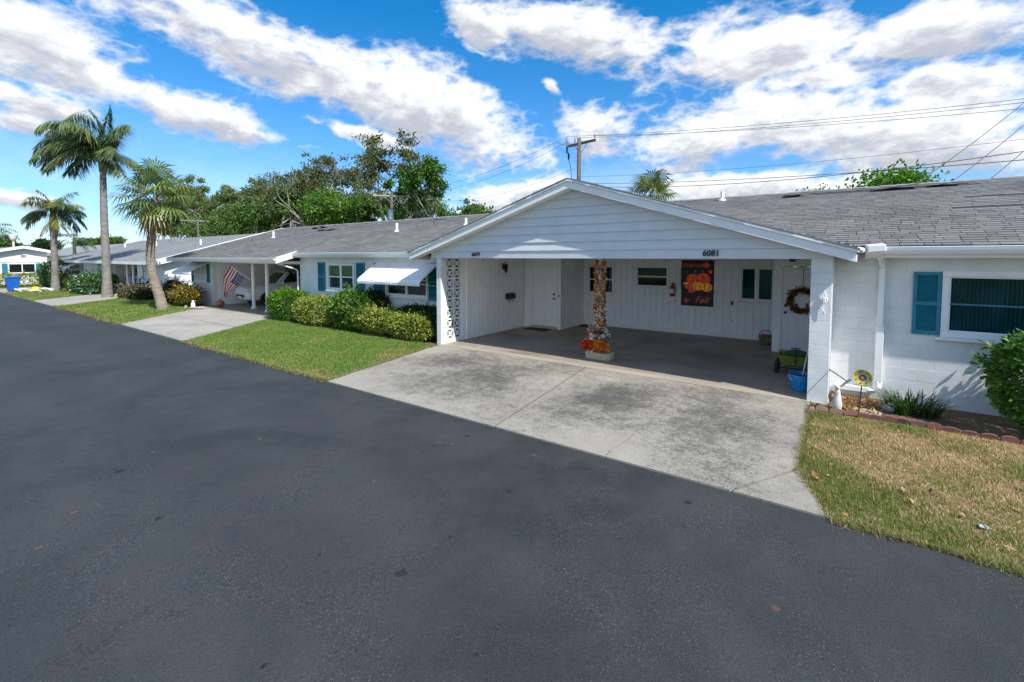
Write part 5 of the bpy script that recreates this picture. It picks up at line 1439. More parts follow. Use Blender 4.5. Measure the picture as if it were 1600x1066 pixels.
MB().lathe([(0.20,0),(0.24,0.04),(0.24,0.75),(0.18,0.82)], 14, (-11.75,21.85,5.2)).build('transformer', M['steel'], mp, smooth=False)
tp, _e = pole_T('pale T-shaped utility pole among the trees, right of the two', -32.3, 27, 8.15, 1.6, R(50), 0.15, 'bark_grey')
MB().lathe([(0.22,0),(0.26,0.05),(0.26,0.85),(0.2,0.95)], 12, (-32.1, 26.7, 5.7)).build('transformer', M['steel'], tp)
pole_T('small T-shaped utility pole behind the white rake board, left of the two', -69.6, 25.5, 7.55, 1.9, R(70), 0.13, 'bark_grey')

def wire(label, a, b, sag, r=0.012, n=28):
    a, b = Vector(a), Vector(b); pts = []
    for i in range(n+1):
        t = i/n; p = a.lerp(b, t); p.z -= sag*4*t*(1-t); pts.append(p)
    return tag(MB().tube(pts, r, 5).build('power_line', M['wire'], None, smooth=True, loc=tuple(a)), label, 'wire', 'overhead wires')
wire('uppermost overhead wire running right from the pole', (-12.1,22.2,9.0), (22,22,7.75), 0.75, 0.009)
wire('second overhead wire just under the uppermost one', (-11.6,22.2,8.85), (22,21.6,7.65), 0.80, 0.009)
wire('third overhead wire from the right end of the crossarm', (-10.45,22.0,8.75), (22,21.4,7.1), 0.75, 0.009)
wire('thin overhead wire starting low on the pole', (-11.2,21.9,6.7), (20,21.6,7.5), 0.85, 0.007)
wire('sagging thick cable from the pole below the thin wire', (-11.25,21.9,6.2), (20,20.5,8.4), 1.55, 0.013)
wire('black service cable close above the near roof ridge', (-11.25,21.9,6.35), (16,14.6,4.95), 0.55, 0.011)
wire('upper left overhead wire to the T-shaped pole', (-12.6,22.2,8.85), (-33.2,26.2,8.3), 0.9, 0.009)
wire('middle left overhead wire to the T-shaped pole', (-12.1,22.2,8.7), (-32.6,26.6,8.3), 1.1, 0.009)
wire('lower left overhead wire to the T-shaped pole', (-11.3,21.9,7.2), (-31.6,27.8,7.9), 1.0, 0.007)
for i in range(3):
    wire(('left', 'middle', 'right')[i] + ' one of three steep service wires at the right edge', (5.6+0.55*i, 21.6, 8.3), (1.6+0.75*i, 16.5+0.3*i, 4.35), 0.12, 0.010)

# ================================================================== STREET FURNITURE
t = thing('street_lamp', 'slim pale street lamp with round frosted head by the far hedge', 'street lamp', (-66.8,8.3,0))
MB().lathe([(0.16,0),(0.16,0.4),(0.10,0.5),(0.085,4.1)], 12, (-66.8,8.3,0)).build('post', simple('pale_post',(0.62,0.55,0.45),0.7,0.08,2.0), t)
MB().lathe([(0.10,4.1),(0.24,4.2),(0.30,4.5),(0.34,4.62),(0.36,4.66),(0.10,4.72)], 14, (-66.8,8.3,0)).build('lantern', M['lamp_glass'], t, smooth=True)

t = thing('recycling_bin', 'blue wheeled recycling bin at the road edge', 'bin', (-47.6,5.75,0))
b = MB(); b.add([(-47.88,5.50,0.08),(-47.32,5.50,0.08),(-47.32,6.0,0.08),(-47.88,6.0,0.08),(-47.96,5.40,0.98),(-47.24,5.40,0.98),(-47.24,6.10,0.98),(-47.96,6.10,0.98)], [(0,3,2,1),(4,5,6,7),(0,1,5,4),(1,2,6,5),(2,3,7,6),(3,0,4,7)]); b.build('body', M['blue_plastic'], t, bevel=0.03, seg=2)
MB().prism([(5.36,0.985),(6.14,0.985),(6.14,1.03),(5.9,1.09),(5.5,1.06),(5.36,1.03)], 'x', -48.0, -47.2).build('lid', M['blue_plastic'], t, bevel=0.02)
for x in (-47.93, -47.27): MB().lathe([(0.10,0),(0.11,0.01),(0.11,0.05),(0.10,0.06)], 14, (x-0.03, 6.05, 0.115), (0,R(90),0)).build('wheel', M['rubber'], t)
MB().box(-47.8,-47.4,6.11,6.17,0.92,0.96).build('handle', M['blue_plastic'], t)
t = thing('debris_pile', 'low white heap of debris with a yellow bag beside the blue bin', 'debris', (-46.2,6.2,0))
mb = MB(); random.seed(3)
for i in range(16): mb.obox((-46.4+random.uniform(-1.4,1.2), 6.4+random.uniform(-.5,.9), 0.08+random.uniform(0,.1)), (random.uniform(.2,.6), random.uniform(.1,.4), 0.08), (random.uniform(-.3,.3), random.uniform(-.3,.3), random.uniform(0,3)))
mb.build('rubble', M['bird'], t)
MB().ball((-45.6,6.6,0.2), (0.38,0.25,0.2), 12, 8).build('yellow_bag', simple('yellow_plastic',(0.75,0.52,0.02),0.5,0.1,5.0), t, smooth=True)

# ================================================================== CARS
def make_car(label, loc, rz, paint, group='parked cars'):
    t = thing('parked_car', label, 'car', (0,0,0), 0, group)
    # body: cross-sections along y, nose at -y
    st = [(-2.28,0.42,0.60,0.66,0.60),(-2.20,0.30,0.86,0.80,0.66),(-1.95,0.26,0.93,0.86,0.74),(-1.2,0.24,1.0,0.90,0.86),(-0.55,0.24,1.05,0.91,0.88),(0.6,0.24,1.07,0.92,0.88),(1.6,0.24,1.09,0.91,0.88),(2.10,0.28,1.08,0.87,0.80),(2.26,0.40,0.98,0.80,0.68)]
    vs = []; fs = []; n = 12
    for (y, zb, zt, w, wt) in st:
        zm = zb + (zt-zb)*0.55
        ring = [(-w*.85,zb),(-w,zb+.08),(-w,zm),(-w*.97,zt-.07),(-wt,zt),(-wt*.5,zt+.03),(wt*.5,zt+.03),(wt,zt),(w*.97,zt-.07),(w,zm),(w,zb+.08),(w*.85,zb)]
        vs += [(x, y, z) for x, z in ring]
    for i in range(len(st)-1):
        for k in range(n): fs.append((i*n+k, i*n+(k+1)%n, (i+1)*n+(k+1)%n, (i+1)*n+k))
    fs += [tuple(range(n)), tuple((len(st)-1)*n+k for k in reversed(range(n)))]
    mb = MB(); mb.add(vs, fs)
    body = mb.build('body', M[paint], t, smooth=True, bevel=0.02, seg=2)
    # cabin frustum
    B = [(-0.84,-0.95,1.02),(0.84,-0.95,1.02),(0.84,2.12,1.06),(-0.84,2.12,1.06)]; Tt = [(-0.64,-0.25,1.66),(0.64,-0.25,1.66),(0.66,1.85,1.69),(-0.66,1.85,1.69)]
    mb = MB(); mb.add(B+Tt, [(0,3,2,1),(4,5,6,7),(0,1,5,4),(1,2,6,5),(2,3,7,6),(3,0,4,7)])
    cab = mb.build('cabin', M[paint], t, bevel=0.06, seg=3)
    def pane(a, b, c, d, u0, u1, v0, v1, name='window'):
        a, b, c, d = map(Vector, (a, b, c, d)); nrm = (b-a).cross(d-a).normalized()
        def P(u, v): return a.lerp(b, u).lerp(d.lerp(c, u), v) + nrm*0.008
        q = [P(u0,v0), P(u1,v0), P(u1,v1), P(u0,v1)]; mb = MB(); mb.add([p for p in q] + [p - nrm*0.02 for p in q], [(0,1,2,3),(7,6,5,4),(0,4,5,1),(1,5,6,2),(2,6,7,3),(3,7,4,0)])
        mb.build(name, M['car_glass'], cab)
    pane(B[0],B[1],Tt[1],Tt[0],.06,.94,.08,.90,'windscreen')
    pane(B[2],B[3],Tt[3],Tt[2],.08,.92,.15,.88,'rear_window')
    for (p, q, r_, s) in ((B[1],B[2],Tt[2],Tt[1]), (B[3],B[0],Tt[0],Tt[3])):
        for (u0,u1) in ((.10,.36),(.39,.66),(.69,.90)): pane(p,q,r_,s,u0,u1,.12,.86,'side_window')
    for sx in (-1,1):
        MB().ball((sx*.66,-2.16,.74), (.17,.10,.08), 10, 6).build('headlight', M['lens'], t, smooth=True)
        MB().ball((sx*.78,2.14,.88), (.08,.10,.14), 10, 6).build('tail_light', M['lens_red'], t, smooth=True)
        MB().ball((sx*1.0,-.62,1.10), (.10,.07,.08), 10, 6).build('mirror', M[paint], t, smooth=True)
        for yy in (-1.38, 1.35):
            wh = MB().lathe([(.24,-.10),(.31,-.10),(.335,-.07),(.335,.07),(.31,.10),(.24,.10)], 20, (sx*.83,yy,.335), (0,R(90),0)).build('wheel', M['rubber'], t, smooth=True)
            MB().lathe([(.235,-.085),(.22,-.06),(.06,-.075),(.06,.075),(.22,.06),(.235,.085)], 10, (sx*.84,yy,.335), (0,R(90),0)).build('rim', M['steel'], wh)
    MB().obox((0,-2.275,.50), (.9,.04,.13)).build('grille', M['black'], t)
    MB().obox((0,-2.30,.44), (.31,.01,.11)).build('number_plate', M['ceramic'], t)
    MB().obox((0,2.28,.62), (.31,.02,.11)).build('number_plate', M['ceramic'], t)
    t.location = loc; t.rotation_euler = (0,0,rz)
    return t
make_car('white car parked nose-out behind the two white carport posts', (-24.0,12.85,0.03), R(-3), 'car_white')
make_car('white car mostly hidden by the bright green shrub in the flag carport', (-20.0,13.9,0.03), R(3), 'car_white')
make_car('silver car parked nose-in in the farther carport behind the palms', (-38.4,12.2,0.03), R(180), 'car_silver')

# ================================================================== FLAG on its pole in the neighbour carport
ft = thing('flag', 'stars and stripes flag hanging from a slanting pole beside the carport post', 'flag', (-22.5,10.2,1.35))
p0, p1 = Vector((-22.43,10.30,1.40)), Vector((-23.22,9.78,2.02))
MB().tube([p0, p1], 0.014, 6).build('pole', M['ceramic'], ft); MB().ball(p1, 0.03, 8, 6).build('finial', M['yellow'], ft)
V = []; F = []; Cc = []; NU, NV = 38, 39
ax = (p1-p0).normalized(); hang = Vector((0,0,-1)); sdn = ax.cross(hang).normalized()
o = p0 + ax*((p1-p0).length-0.96)
for j in range(NV+1):
    for i in range(NU+1):
        # v along the hoist (pole), u along the fly, which falls away square to the pole and then hangs
        u = i/NU; v = j/NV
        perp = (hang - ax*hang.dot(ax)).normalized()
        vv = v + (0.88 - v)*min(0.8, 1.35*max(0.0, u-0.36)**0.9)
        s1 = min(u, 0.42); s2 = max(0.0, u-0.42)
        p = o + ax*(0.10 + vv*0.85) + perp*(s1*1.45) + (hang*0.97 + ax*0.12).normalized()*(s2*1.45)
        p = p + sdn*(0.06*math.sin(v*13+u*3)*max(0, u-0.15)*1.6 + 0.03*math.sin(u*8+v*4)*u)
        V.append(p)
def fcol(i, j):
    stripe = int((j+0.0)/NV*13)
    if i < NU*0.42 and stripe < 7: return (0.012,0.03,0.14)
    return (0.50,0.02,0.035) if stripe % 2 == 0 else (0.78,0.77,0.76)
V2 = []; 
for j in range(NV):
    for i in range(NU):
        q = [V[j*(NU+1)+i], V[j*(NU+1)+i+1], V[(j+1)*(NU+1)+i+1], V[(j+1)*(NU+1)+i]]
        k = len(V2); V2 += q; F.append((k,k+1,k+2,k+3)); Cc += [fcol(i, j)]*4
fl = np_obj('cloth', [tuple(v) for v in V2], F, M['cloth'], Cc, ft)
S_ = MB()
for r_ in range(9):
    for c in range(6 if r_ % 2 == 0 else 5):
        u = 0.42*((c*2+1+(r_%2))/12); v = (7/13)*((r_+0.7)/9.6)
        i, j = int(u*NU), int(v*NV); p = V[j*(NU+1)+i]; e1 = (V[j*(NU+1)+i+1]-p).normalized(); e2 = (V[(j+1)*(NU+1)+i]-p).normalized(); nrm = e1.cross(e2).normalized()
        for sg in (-1, 1):
            pts = [p + nrm*0.004*sg + (e1*math.cos(a)+e2*math.sin(a))*(0.026 if q % 2 == 0 else 0.011) for q, a in enumerate(2*math.pi*k/10 for k in range(10))]
            S_.add(pts, [tuple(range(10))])
S_.build('stars', M['ceramic'], fl)

# ================================================================== THINGS IN THE CARPORT
# mailbox and lantern on the left wall
t = thing('wall_mailbox', 'black metal mailbox on the left carport wall', 'mailbox', (LX, 12.3, 1.12))
mb = MB(); mb.prism([(LX+0.002,1.06),(LX+0.12,1.06),(LX+0.13,1.14),(LX+0.10,1.22),(LX+0.002,1.25)], 'y', 12.10, 12.52); mb.build('box', M['black'], t, bevel=0.006)
MB().obox((LX+0.075,12.31,1.235),(0.15,0.44,0.012),(0,R(14),0)).build('lid', M['black'], t)
for y in (12.2, 12.42): MB().tube([(LX+0.03,y,1.06),(LX+0.05,y,0.99),(LX+0.09,y,0.98),(LX+0.11,y,1.02)],0.008,5).build('paper_hook', M['black'], t)
t = thing('wall_lantern', 'black coach lantern on the left carport wall', 'lantern', (LX, 11.95, 2.1))
MB().box(LX+.001,LX+.02,11.91,11.99,2.05,2.24).build('back_plate', M['black'], t)
MB().tube([(LX+.02,11.95,2.2),(LX+.09,11.95,2.28),(LX+.13,11.95,2.22)],0.01,6).build('arm', M['black'], t)
MB().lathe([(.01,2.24),(.085,2.18),(.08,2.165)],6,(LX+.13,11.95,0)).lathe([(.06,2.0),(.045,1.97),(.02,1.94)],6,(LX+.13,11.95,0)).build('cap', M['black'], t)
MB().lathe([(.058,2.0),(.075,2.165)],6,(LX+.13,11.95,0)).build('lamp_glass', M['glass_dk'], t)
tag(MB().box(-8.50,-7.66,12.62,13.08,0.031,0.046).build('doormat', M['mat_black'], None, bevel=0.004, loc=(-8.05,12.85,0.03)), 'black doormat before the left carport door', 'doormat')
tag(MB().box(-1.08,-0.30,12.72,13.18,0.031,0.05).build('doormat', M['mat_brown'], None, bevel=0.004, loc=(-0.7,12.95,0.03)), 'dark brown doormat before the wreath door', 'doormat')
tag(MB().box(-7.30,-6.6,14.25,14.7,0.031,0.045).build('doormat', M['mat_black'], None, bevel=0.004, loc=(-7.0,14.5,0.03)), 'black mat in the far left corner of the carport', 'doormat')

# fire extinguisher
t = thing('fire_extinguisher', 'red fire extinguisher on the carport back wall left of the banner', 'extinguisher', (-4.24, BY-0.1, 1.2))
yx = BY-0.10
MB().lathe([(.05,1.19),(.068,1.205),(.068,1.50),(.05,1.55),(.022,1.575),(.022,1.60)],16,(-4.24,yx,0)).build('cylinder', M['red_enamel'], t, smooth=True)
MB().lathe([(.0695,1.30),(.0695,1.43)],16,(-4.24,yx,0)).build('paper_band', M['ceramic'], t)
MB().obox((-4.24,yx-.02,1.62),(.02,.13,.015),(R(15),0,0)).obox((-4.24,yx-.02,1.65),(.02,.13,.012),(R(-8),0,0)).box(-4.265,-4.215,yx-.02,yx+.02,1.595,1.625).build('valve_handle', M['black'], t)
MB().tube([(-4.21,yx,1.61),(-4.15,yx-.02,1.60),(-4.15,yx-.02,1.45),(-4.165,yx-.02,1.32)],0.011,6).build('hose', M['black'], t)
MB().box(-4.28,-4.20,BY-.032,BY-.018,1.35,1.62).build('bracket', M['steel'], t)

# banner with pumpkins and the words Welcome Fall, hung from the carport ceiling
BNX, BNY = -2.63, 11.2
t = thing('autumn_banner', 'black autumn banner with orange pumpkins hanging in the carport', 'banner', (BNX, BNY, 1.30))
vs = []; fs = []
for i in range(13):
    x = BNX-0.365 + 0.73*i/12
    for j in range(9): vs.append((x, BNY+0.012*math.sin(i*0.8)*(1-j/8), 1.30+1.07*j/8))
for i in range(12):
    for j in range(8): fs.append((i*9+j, (i+1)*9+j, (i+1)*9+j+1, i*9+j+1))
mb = MB(); mb.add(vs, fs); cl = mb.build('cloth', M['banner'], t, smooth=True); cl.modifiers.new('solid','SOLIDIFY').thickness = 0.003
MB().tube([(BNX-0.40,BNY,2.375),(BNX+0.40,BNY,2.375)],0.009,6).tube([(BNX-0.3,BNY,2.375),(BNX-0.3,BNY,2.42)],0.003,4).tube([(BNX+0.3,BNY,2.375),(BNX+0.3,BNY,2.42)],0.003,4).build('rod', M['black'], t)
yp = BNY-0.016
def flat(pts, mat, name, k=0):
    mb = MB(); mb.add([(x, yp-0.0012*k, z) for x, z in pts], [tuple(range(len(pts)))]); return mb.build(name, mat, cl)
def oval(cx, cz, a, b, n=22): return [(cx+a*math.cos(2*math.pi*i/n), cz+b*math.sin(2*math.pi*i/n)) for i in range(n)]
def pumpkin(cx, cz, a, b, m1, m2, k):
    for q, (f, m) in enumerate(((0.0,m1),(0.62,m1),(-0.62,m1),(0.34,m2),(-0.34,m2),(0.0,m1))):
        flat(oval(cx+f*a*0.75, cz, a*(0.30 if q else 0.95), b*(1-0.12*abs(f))), m, 'pumpkin_print', k+q*0.2)
    flat([(cx-.012,cz+b*.9),(cx+.014,cz+b*.88),(cx+.03,cz+b*1.28),(cx+.008,cz+b*1.3)], M['green_print'], 'stem_print', k+1.5)
pumpkin(BNX-0.10,1.93,0.15,0.125,M['orange_red'],M['orange'],1)
pumpkin(BNX+0.13,1.93,0.17,0.15,M['orange_red'],M['orange'],2)
pumpkin(BNX-0.19,1.78,0.10,0.085,M['orange_red'],M['orange'],4)
pumpkin(BNX+0.02,1.77,0.13,0.105,M['yellow'],M['orange'],5)
pumpkin(BNX+0.22,1.75,0.12,0.10,M['yellow'],M['orange'],7)
pumpkin(BNX-0.12,1.66,0.08,0.05,M['orange_red'],M['pink_print'],9)
flat(oval(BNX-0.25,1.83,0.06,0.025), M['yellow'], 'gourd_print', 9)
def leafshape(cx, cz, r, rot=0): return [(cx+rr*math.cos(a+rot), cz+rr*math.sin(a+rot)) for a, rr in ((2*math.pi*i/20, r*(1.0 if i%4==0 else 0.45 if i%2==0 else 0.72)) for i in range(20))]
flat(leafshape(BNX+0.19,2.27,0.085), M['orange_red'], 'leaf_print', 2); flat(leafshape(BNX-0.24,2.10,0.05,.4), M['green_print'], 'leaf_print', 2)
flat(leafshape(BNX-0.04,2.12,0.05,.9), M['green_print'], 'leaf_print', 2); flat(leafshape(BNX+0.29,2.11,0.055,.2), M['orange'], 'leaf_print', 2)
flat(leafshape(BNX+0.11,2.13,0.04,.2), M['green_print'], 'leaf_print', 2); flat(leafshape(BNX-0.24,1.42,0.07,.3), M['pink_print'], 'leaf_print', 2)
place('lettering', text_mesh('lettering', 'Welcome', 0.155, M['script'], 0.35, 0.001, 0.001), cl, (BNX-0.05, yp-0.006, 2.215), (R(90),0,0))
place('lettering', text_mesh('lettering', 'Fall', 0.215, M['script'], 0.35, 0.001, 0.001), cl, (BNX+0.10, yp-0.006, 1.385), (R(90),0,0))

# wreath on the right-hand door
t = thing('autumn_wreath', 'brown and orange leaf wreath on the right carport door', 'wreath', (-0.64,13.28,1.38))
ang = rng.uniform(0, 2*np.pi, 620); rr = 0.235 + rng.normal(0, 0.033, 620)
Cn = np.stack([-0.64+rr*np.cos(ang), 13.275+rng.normal(0,0.018,620), 1.38+rr*np.sin(ang)], 1)
leaves('leaves', Cn, 0.085, 0.05, [(0.20,0.085,0.025),(0.32,0.12,0.02),(0.09,0.05,0.02),(0.40,0.20,0.05),(0.07,0.07,0.02)], M['orange_leaf'], t, 0.1, np.stack([np.cos(ang), -0.6*np.ones(620), np.sin(ang)],1)*0.7)
MB().tube([(-0.64+.235*math.cos(2*math.pi*i/24),13.285,1.38+.235*math.sin(2*math.pi*i/24)) for i in range(25)],0.026,7,cap=False).build('ring', M['bark'], t)
MB().tube([(-0.64,13.31,1.62),(-0.64,13.30,2.14)],0.006,5).build('hanger', M['black'], t)

# decorated post at the front of the carport
CX, CY_ = -4.53, 9.98
t = thing('decorated_post', 'carport post wound with autumn leaf garland on a stone block', 'post', (CX, CY_, 0.03))
MB().box(CX-.05,CX+.05,CY_-.05,CY_+.05,.21,2.42).build('post', M['trim'], t)
mb = MB(); mb.prism([(-.33,-.11),(-.25,-.2),(.25,-.2),(.33,-.11),(.33,.11),(.25,.2),(-.25,.2),(-.33,.11)], 'z', 0.031, 0.21)
mb.v = [(x+CX, y+CY_, z) for x, y, z in mb.v]; mb.build('stone_block', M['stone'], t, bevel=0.02, seg=2)
n = 1900; a = rng.uniform(0, 2*np.pi, n); z = 0.55 + 1.82*rng.random(n); r_ = 0.062 + 0.03*rng.random(n) + 0.014*np.sin(z*14+a)
n_out = np.stack([np.cos(a), np.sin(a), 0.2*np.ones(n)], 1)
leaves('leaf_garland', np.stack([CX+r_*np.cos(a), CY_+r_*np.sin(a), z], 1), 0.075, 0.045, [(0.50,0.17,0.03),(0.30,0.10,0.03),(0.72,0.60,0.46),(0.58,0.32,0.09),(0.80,0.74,0.64),(0.16,0.06,0.03)], M['orange_leaf'], t, 0.1, n_out*0.8, weights=[.22,.2,.18,.18,.12,.1])
# two scarecrow dolls leaning on the post
def doll(label, dx, shirt, hat, k):
    d = thing('scarecrow_doll', label, 'doll', (CX+dx, CY_-0.14, 0.21), 0, 'scarecrow dolls at the decorated post')
    x, y = CX+dx, CY_-0.14
    s = MB(); s.lathe([(.075,.27),(.085,.33),(.07,.46),(.06,.55),(.03,.58)],10,(x,y,0)); s.tube([(x-.06,y,.53),(x-.11,y-.03,.45),(x-.10,y-.07,.37)],[.03,.03,.026],6); s.tube([(x+.06,y,.53),(x+.11,y-.03,.45),(x+.10,y-.07,.37)],[.03,.03,.026],6)
    s.tube([(x-.035,y,.29),(x-.045,y-.05,.24),(x-.045,y-.09,.225)],[.036,.034,.03],6); s.tube([(x+.035,y,.29),(x+.045,y-.05,.24),(x+.045,y-.09,.225)],[.036,.034,.03],6)
    s.build('body', shirt, d, smooth=True)
    MB().ball((x,y,.64),(.055,.055,.065),12,8).build('head', M['ceramic'], d, smooth=True)
    MB().ball((x-.02,y-.054,.65),.007,6,4).ball((x+.02,y-.054,.65),.007,6,4).ball((x,y-.058,.635),(.006,.01,.008),6,4).build('face', M['black'], d)
    MB().lathe([(.085,.685),(.08,.69),(.05,.695),(.045,.73),(.02,.76)],12,(x,y,0)).build('hat', hat, d)
    d.scale = (0.85, 0.85, 0.95)
doll('scarecrow doll with orange hat and white shirt left of the garland post', -0.15, M['ceramic'], M['orange_red'], 0)
doll('scarecrow doll with dark blue hat and red shirt right of the garland post', 0.15, simple('plaid_red',(0.30,0.05,0.05),0.9,0.5,30.0), simple('navy_felt',(0.01,0.03,0.09),0.9,0.2,9.0), 1)
n = 420; q = np.clip(rng.normal(size=(n,3)),-1.9,1.9)*np.array([.07,.05,.05]) + np.array([CX-.22,CY_-.20,.38])
tag(leaves('flower_bunch', q, 0.075, 0.055, [(0.60,0.02,0.02),(0.45,0.015,0.02),(0.66,0.10,0.02)], M['orange_leaf'], None, 0.2), 'bunch of red silk flowers at the foot of the post', 'flowers')
n = 520; q = np.clip(rng.normal(size=(n,3)),-1.7,1.7)*np.array([.12,.05,.055]) + np.array([CX+.08,CY_-.21,.38])
tag(leaves('flower_bunch', q, 0.07, 0.05, [(0.75,0.33,0.02),(0.72,0.22,0.02),(0.45,0.10,0.02)], M['orange_leaf'], None, 0.2), 'bunch of orange and yellow silk flowers at the foot of the post', 'flowers')
n = 800; q = np.clip(rng.normal(size=(n,3)),-1.7,1.7)*np.array([.13,.06,.14]) + np.array([CX,CY_-.08,.55])
tag(leaves('corn_husks', q, 0.11, 0.035, [(0.80,0.74,0.64),(0.62,0.48,0.30),(0.30,0.11,0.05),(0.12,0.09,0.06)], M['orange_leaf'], None, 0.2), 'spray of pale corn husks between the two scarecrow dolls', 'husks')

# basket, bucket with broom, garden cart
t = thing('wicker_basket', 'dark wicker basket on the floor by the back wall', 'basket', (-1.52,14.35,0.03))
MB().lathe([(.13,.032),(.17,.10),(.185,.24),(.175,.26),(.165,.24),(.15,.10)],16,(-1.52,14.35,0)).build('basket', M['bark'], t)
MB().tube([(-1.52+.175*math.cos(math.pi*i/10),14.35,.25+.16*math.sin(math.pi*i/10)) for i in range(11)],0.012,6).build('handle', M['bark'], t)
mb = MB(); random.seed(2)
for i in range(9): mb.ball((-1.52+random.uniform(-.1,.1),14.35+random.uniform(-.1,.1),.23+random.uniform(0,.05)),.045,8,6)
mb.build('contents', M['terracotta'], t, smooth=True)
t = thing('bucket', 'bright blue plastic bucket beside the right carport pier', 'bucket', (-0.44,9.72,0.03))
MB().lathe([(.15,.032),(.16,.05),(.20,.30),(.215,.30),(.215,.325),(.195,.325),(.15,.06)],20,(-0.44,9.72,0)).build('tub', M['cyan_plastic'], t, smooth=False)
MB().tube([(-0.44+.212*math.cos(math.pi*i/10),9.72-.212*math.sin(math.pi*i/10)*.75,.30-.10*math.sin(math.pi*i/10)) for i in range(11)],0.006,5).build('handle', M['ceramic'], t)
t = thing('dustpan_brush', 'long-handled grey brush standing in the blue bucket', 'brush', (-0.40,9.80,0.1))
MB().tube([(-0.44,9.74,.22),(-0.33,9.92,.95)],0.013,6).build('handle', M['steel'], t); MB().obox((-0.45,9.72,.24),(.16,.06,.12),(R(12),0,R(20))).build('brush_head', M['black'], t)
t = thing('garden_cart', 'small yellow-green garden cart with black wheels behind the bucket', 'cart', (-0.62,11.1,0.03))
b = MB(); b.add([(-.86,10.88,.22),(-.36,10.88,.22),(-.36,11.30,.22),(-.86,11.30,.22),(-.92,10.82,.42),(-.30,10.82,.42),(-.30,11.36,.42),(-.92,11.36,.42)], [(0,3,2,1),(0,1,5,4),(1,2,6,5),(2,3,7,6),(3,0,4,7)]); o = b.build('tray', simple('yellow_green_plastic',(0.20,0.21,0.02),0.5,0.1,5.0), t); o.modifiers.new('solid','SOLIDIFY').thickness = 0.012
for x in (-.95,-.27):
    for y in (10.92,11.26): 
        w_ = MB().lathe([(.07,-.025),(.12,-.025),(.125,0),(.12,.025),(.07,.025)],16,(x,y,.157),(0,R(90),0)).build('wheel', M['rubber'], t)
        MB().lathe([(.07,-.018),(.02,-.02),(.02,.02),(.07,.018)],12,(x,y,.157),(0,R(90),0)).build('rim', M['steel'], w_)
MB().tube([(-.95,10.92,.157),(-.27,10.92,.157)],.012,5).tube([(-.95,11.26,.157),(-.27,11.26,.157)],.012,5).box(-.80,-.42,10.90,11.28,.19,.215).build('chassis', M['black'], t)
MB().tube([(-.61,10.90,.22),(-.60,10.72,.45),(-.60,10.66,.62)],.011,5).tube([(-.68,10.66,.62),(-.52,10.66,.62)],.012,5).build('handle', M['black'], t)
MB().ball((-.6,11.1,.43),(.22,.16,.09),12,6).build('folded_hose', M['green_print'], t)
tag(MB().ball((-24.35,9.75,0.20),(.19,.19,.17),14,8).tube([(-24.35,9.75,.36),(-24.33,9.75,.43)],.02,5).build('pumpkin', M['terracotta'], None, smooth=True, loc=(-24.35,9.75,0.03)), 'brown-orange pumpkin pot on the floor under the flag', 'pumpkin')
t = thing('hanging_plant', 'dark hanging plant under the neighbour carport roof', 'plant', (-21.6,13.0,1.9))
q = rng.normal(size=(500,3))*np.array([.45,.25,.16]) + np.array([-21.3,12.2,1.86]); leaves('foliage', q, .13, .06, DKGREEN, M['leaf'], t, 0.1, droop=.3)
MB().lathe([(.10,1.72),(.15,1.84)],12,(-21.3,12.2,0)).tube([(-21.3,12.2,1.84),(-21.3,12.2,2.24)],.005,4).build('pot', M['terracotta'], t)

# ================================================================== THINGS ON THE NEAR WALL AND IN THE BED
t = thing('wall_ornament', 'small white angular ornament on the right carport pier', 'ornament', (-0.14,FW-0.02,1.6))
yo = FW-0.03
MB().tube([(-.14,yo,1.90),(-.195,yo,1.74),(-.14,yo,1.66),(-.085,yo,1.74),(-.14,yo,1.90)],0.009,5).build('frame', M['ceramic'], t)
MB().obox((-.135,yo-.01,1.75),(.05,.04,.10)).build('figure', M['ceramic'], t, bevel=0.01)
MB().tube([(-.14,yo,1.66),(-.14,yo,1.50)],0.007,5).tube([(-.205,yo,1.67),(-.115,yo-.01,1.53)],0.006,5).build('tail', M['ceramic'], t)
MB().box(-.15,-.13,yo,FW+.001,1.73,1.77).build('hook', M['steel'], t)

# scalloped red edging, each block a thing of its own in a row
eg = MB(); prof = []
for i in range(9): a = math.pi*i/8; prof.append((0.088*math.cos(a)*(1 if True else 0), 0.055+0.055*math.sin(a)))
poly = [(0.088,-0.03)] + prof + [(-0.088,-0.03)]
eg.prism(poly, 'y', -0.03, 0.03); em = eg.mesh('edging_block', M['brickred'])
line = [(-0.26,8.34),(-0.27,8.50),(-0.20,8.63),(0.35,8.665),(0.80,8.70),(1.30,8.66),(1.85,8.60),(2.6,8.60),(5.0,8.6)]
edge = thing('bed_edging', 'row of scalloped red concrete edging blocks round the near flower bed', 'edging', (0.6,8.65,0))
i = 0; s = 0.0; tot = 0
for (a, b) in zip(line[:-1], line[1:]):
    L = math.hypot(b[0]-a[0], b[1]-a[1]); m = max(1, round(L/0.18)); an = math.atan2(b[1]-a[1], b[0]-a[0])
    for k in range(m):
        f = (k+0.5)/m
        x, y = a[0]+(b[0]-a[0])*f, a[1]+(b[1]-a[1])*f
        tilt = random.uniform(-0.12,0.12) - (0.45 if x < 0.4 else 0.05)
        o = place('edging_block', em, edge, (x, y, 0.01+random.uniform(-.015,.02) - (0.03 if x > 2.2 else 0)), (tilt, random.uniform(-.08,.08), an+random.uniform(-.12,.12)), (0.95,0.8,0.58))

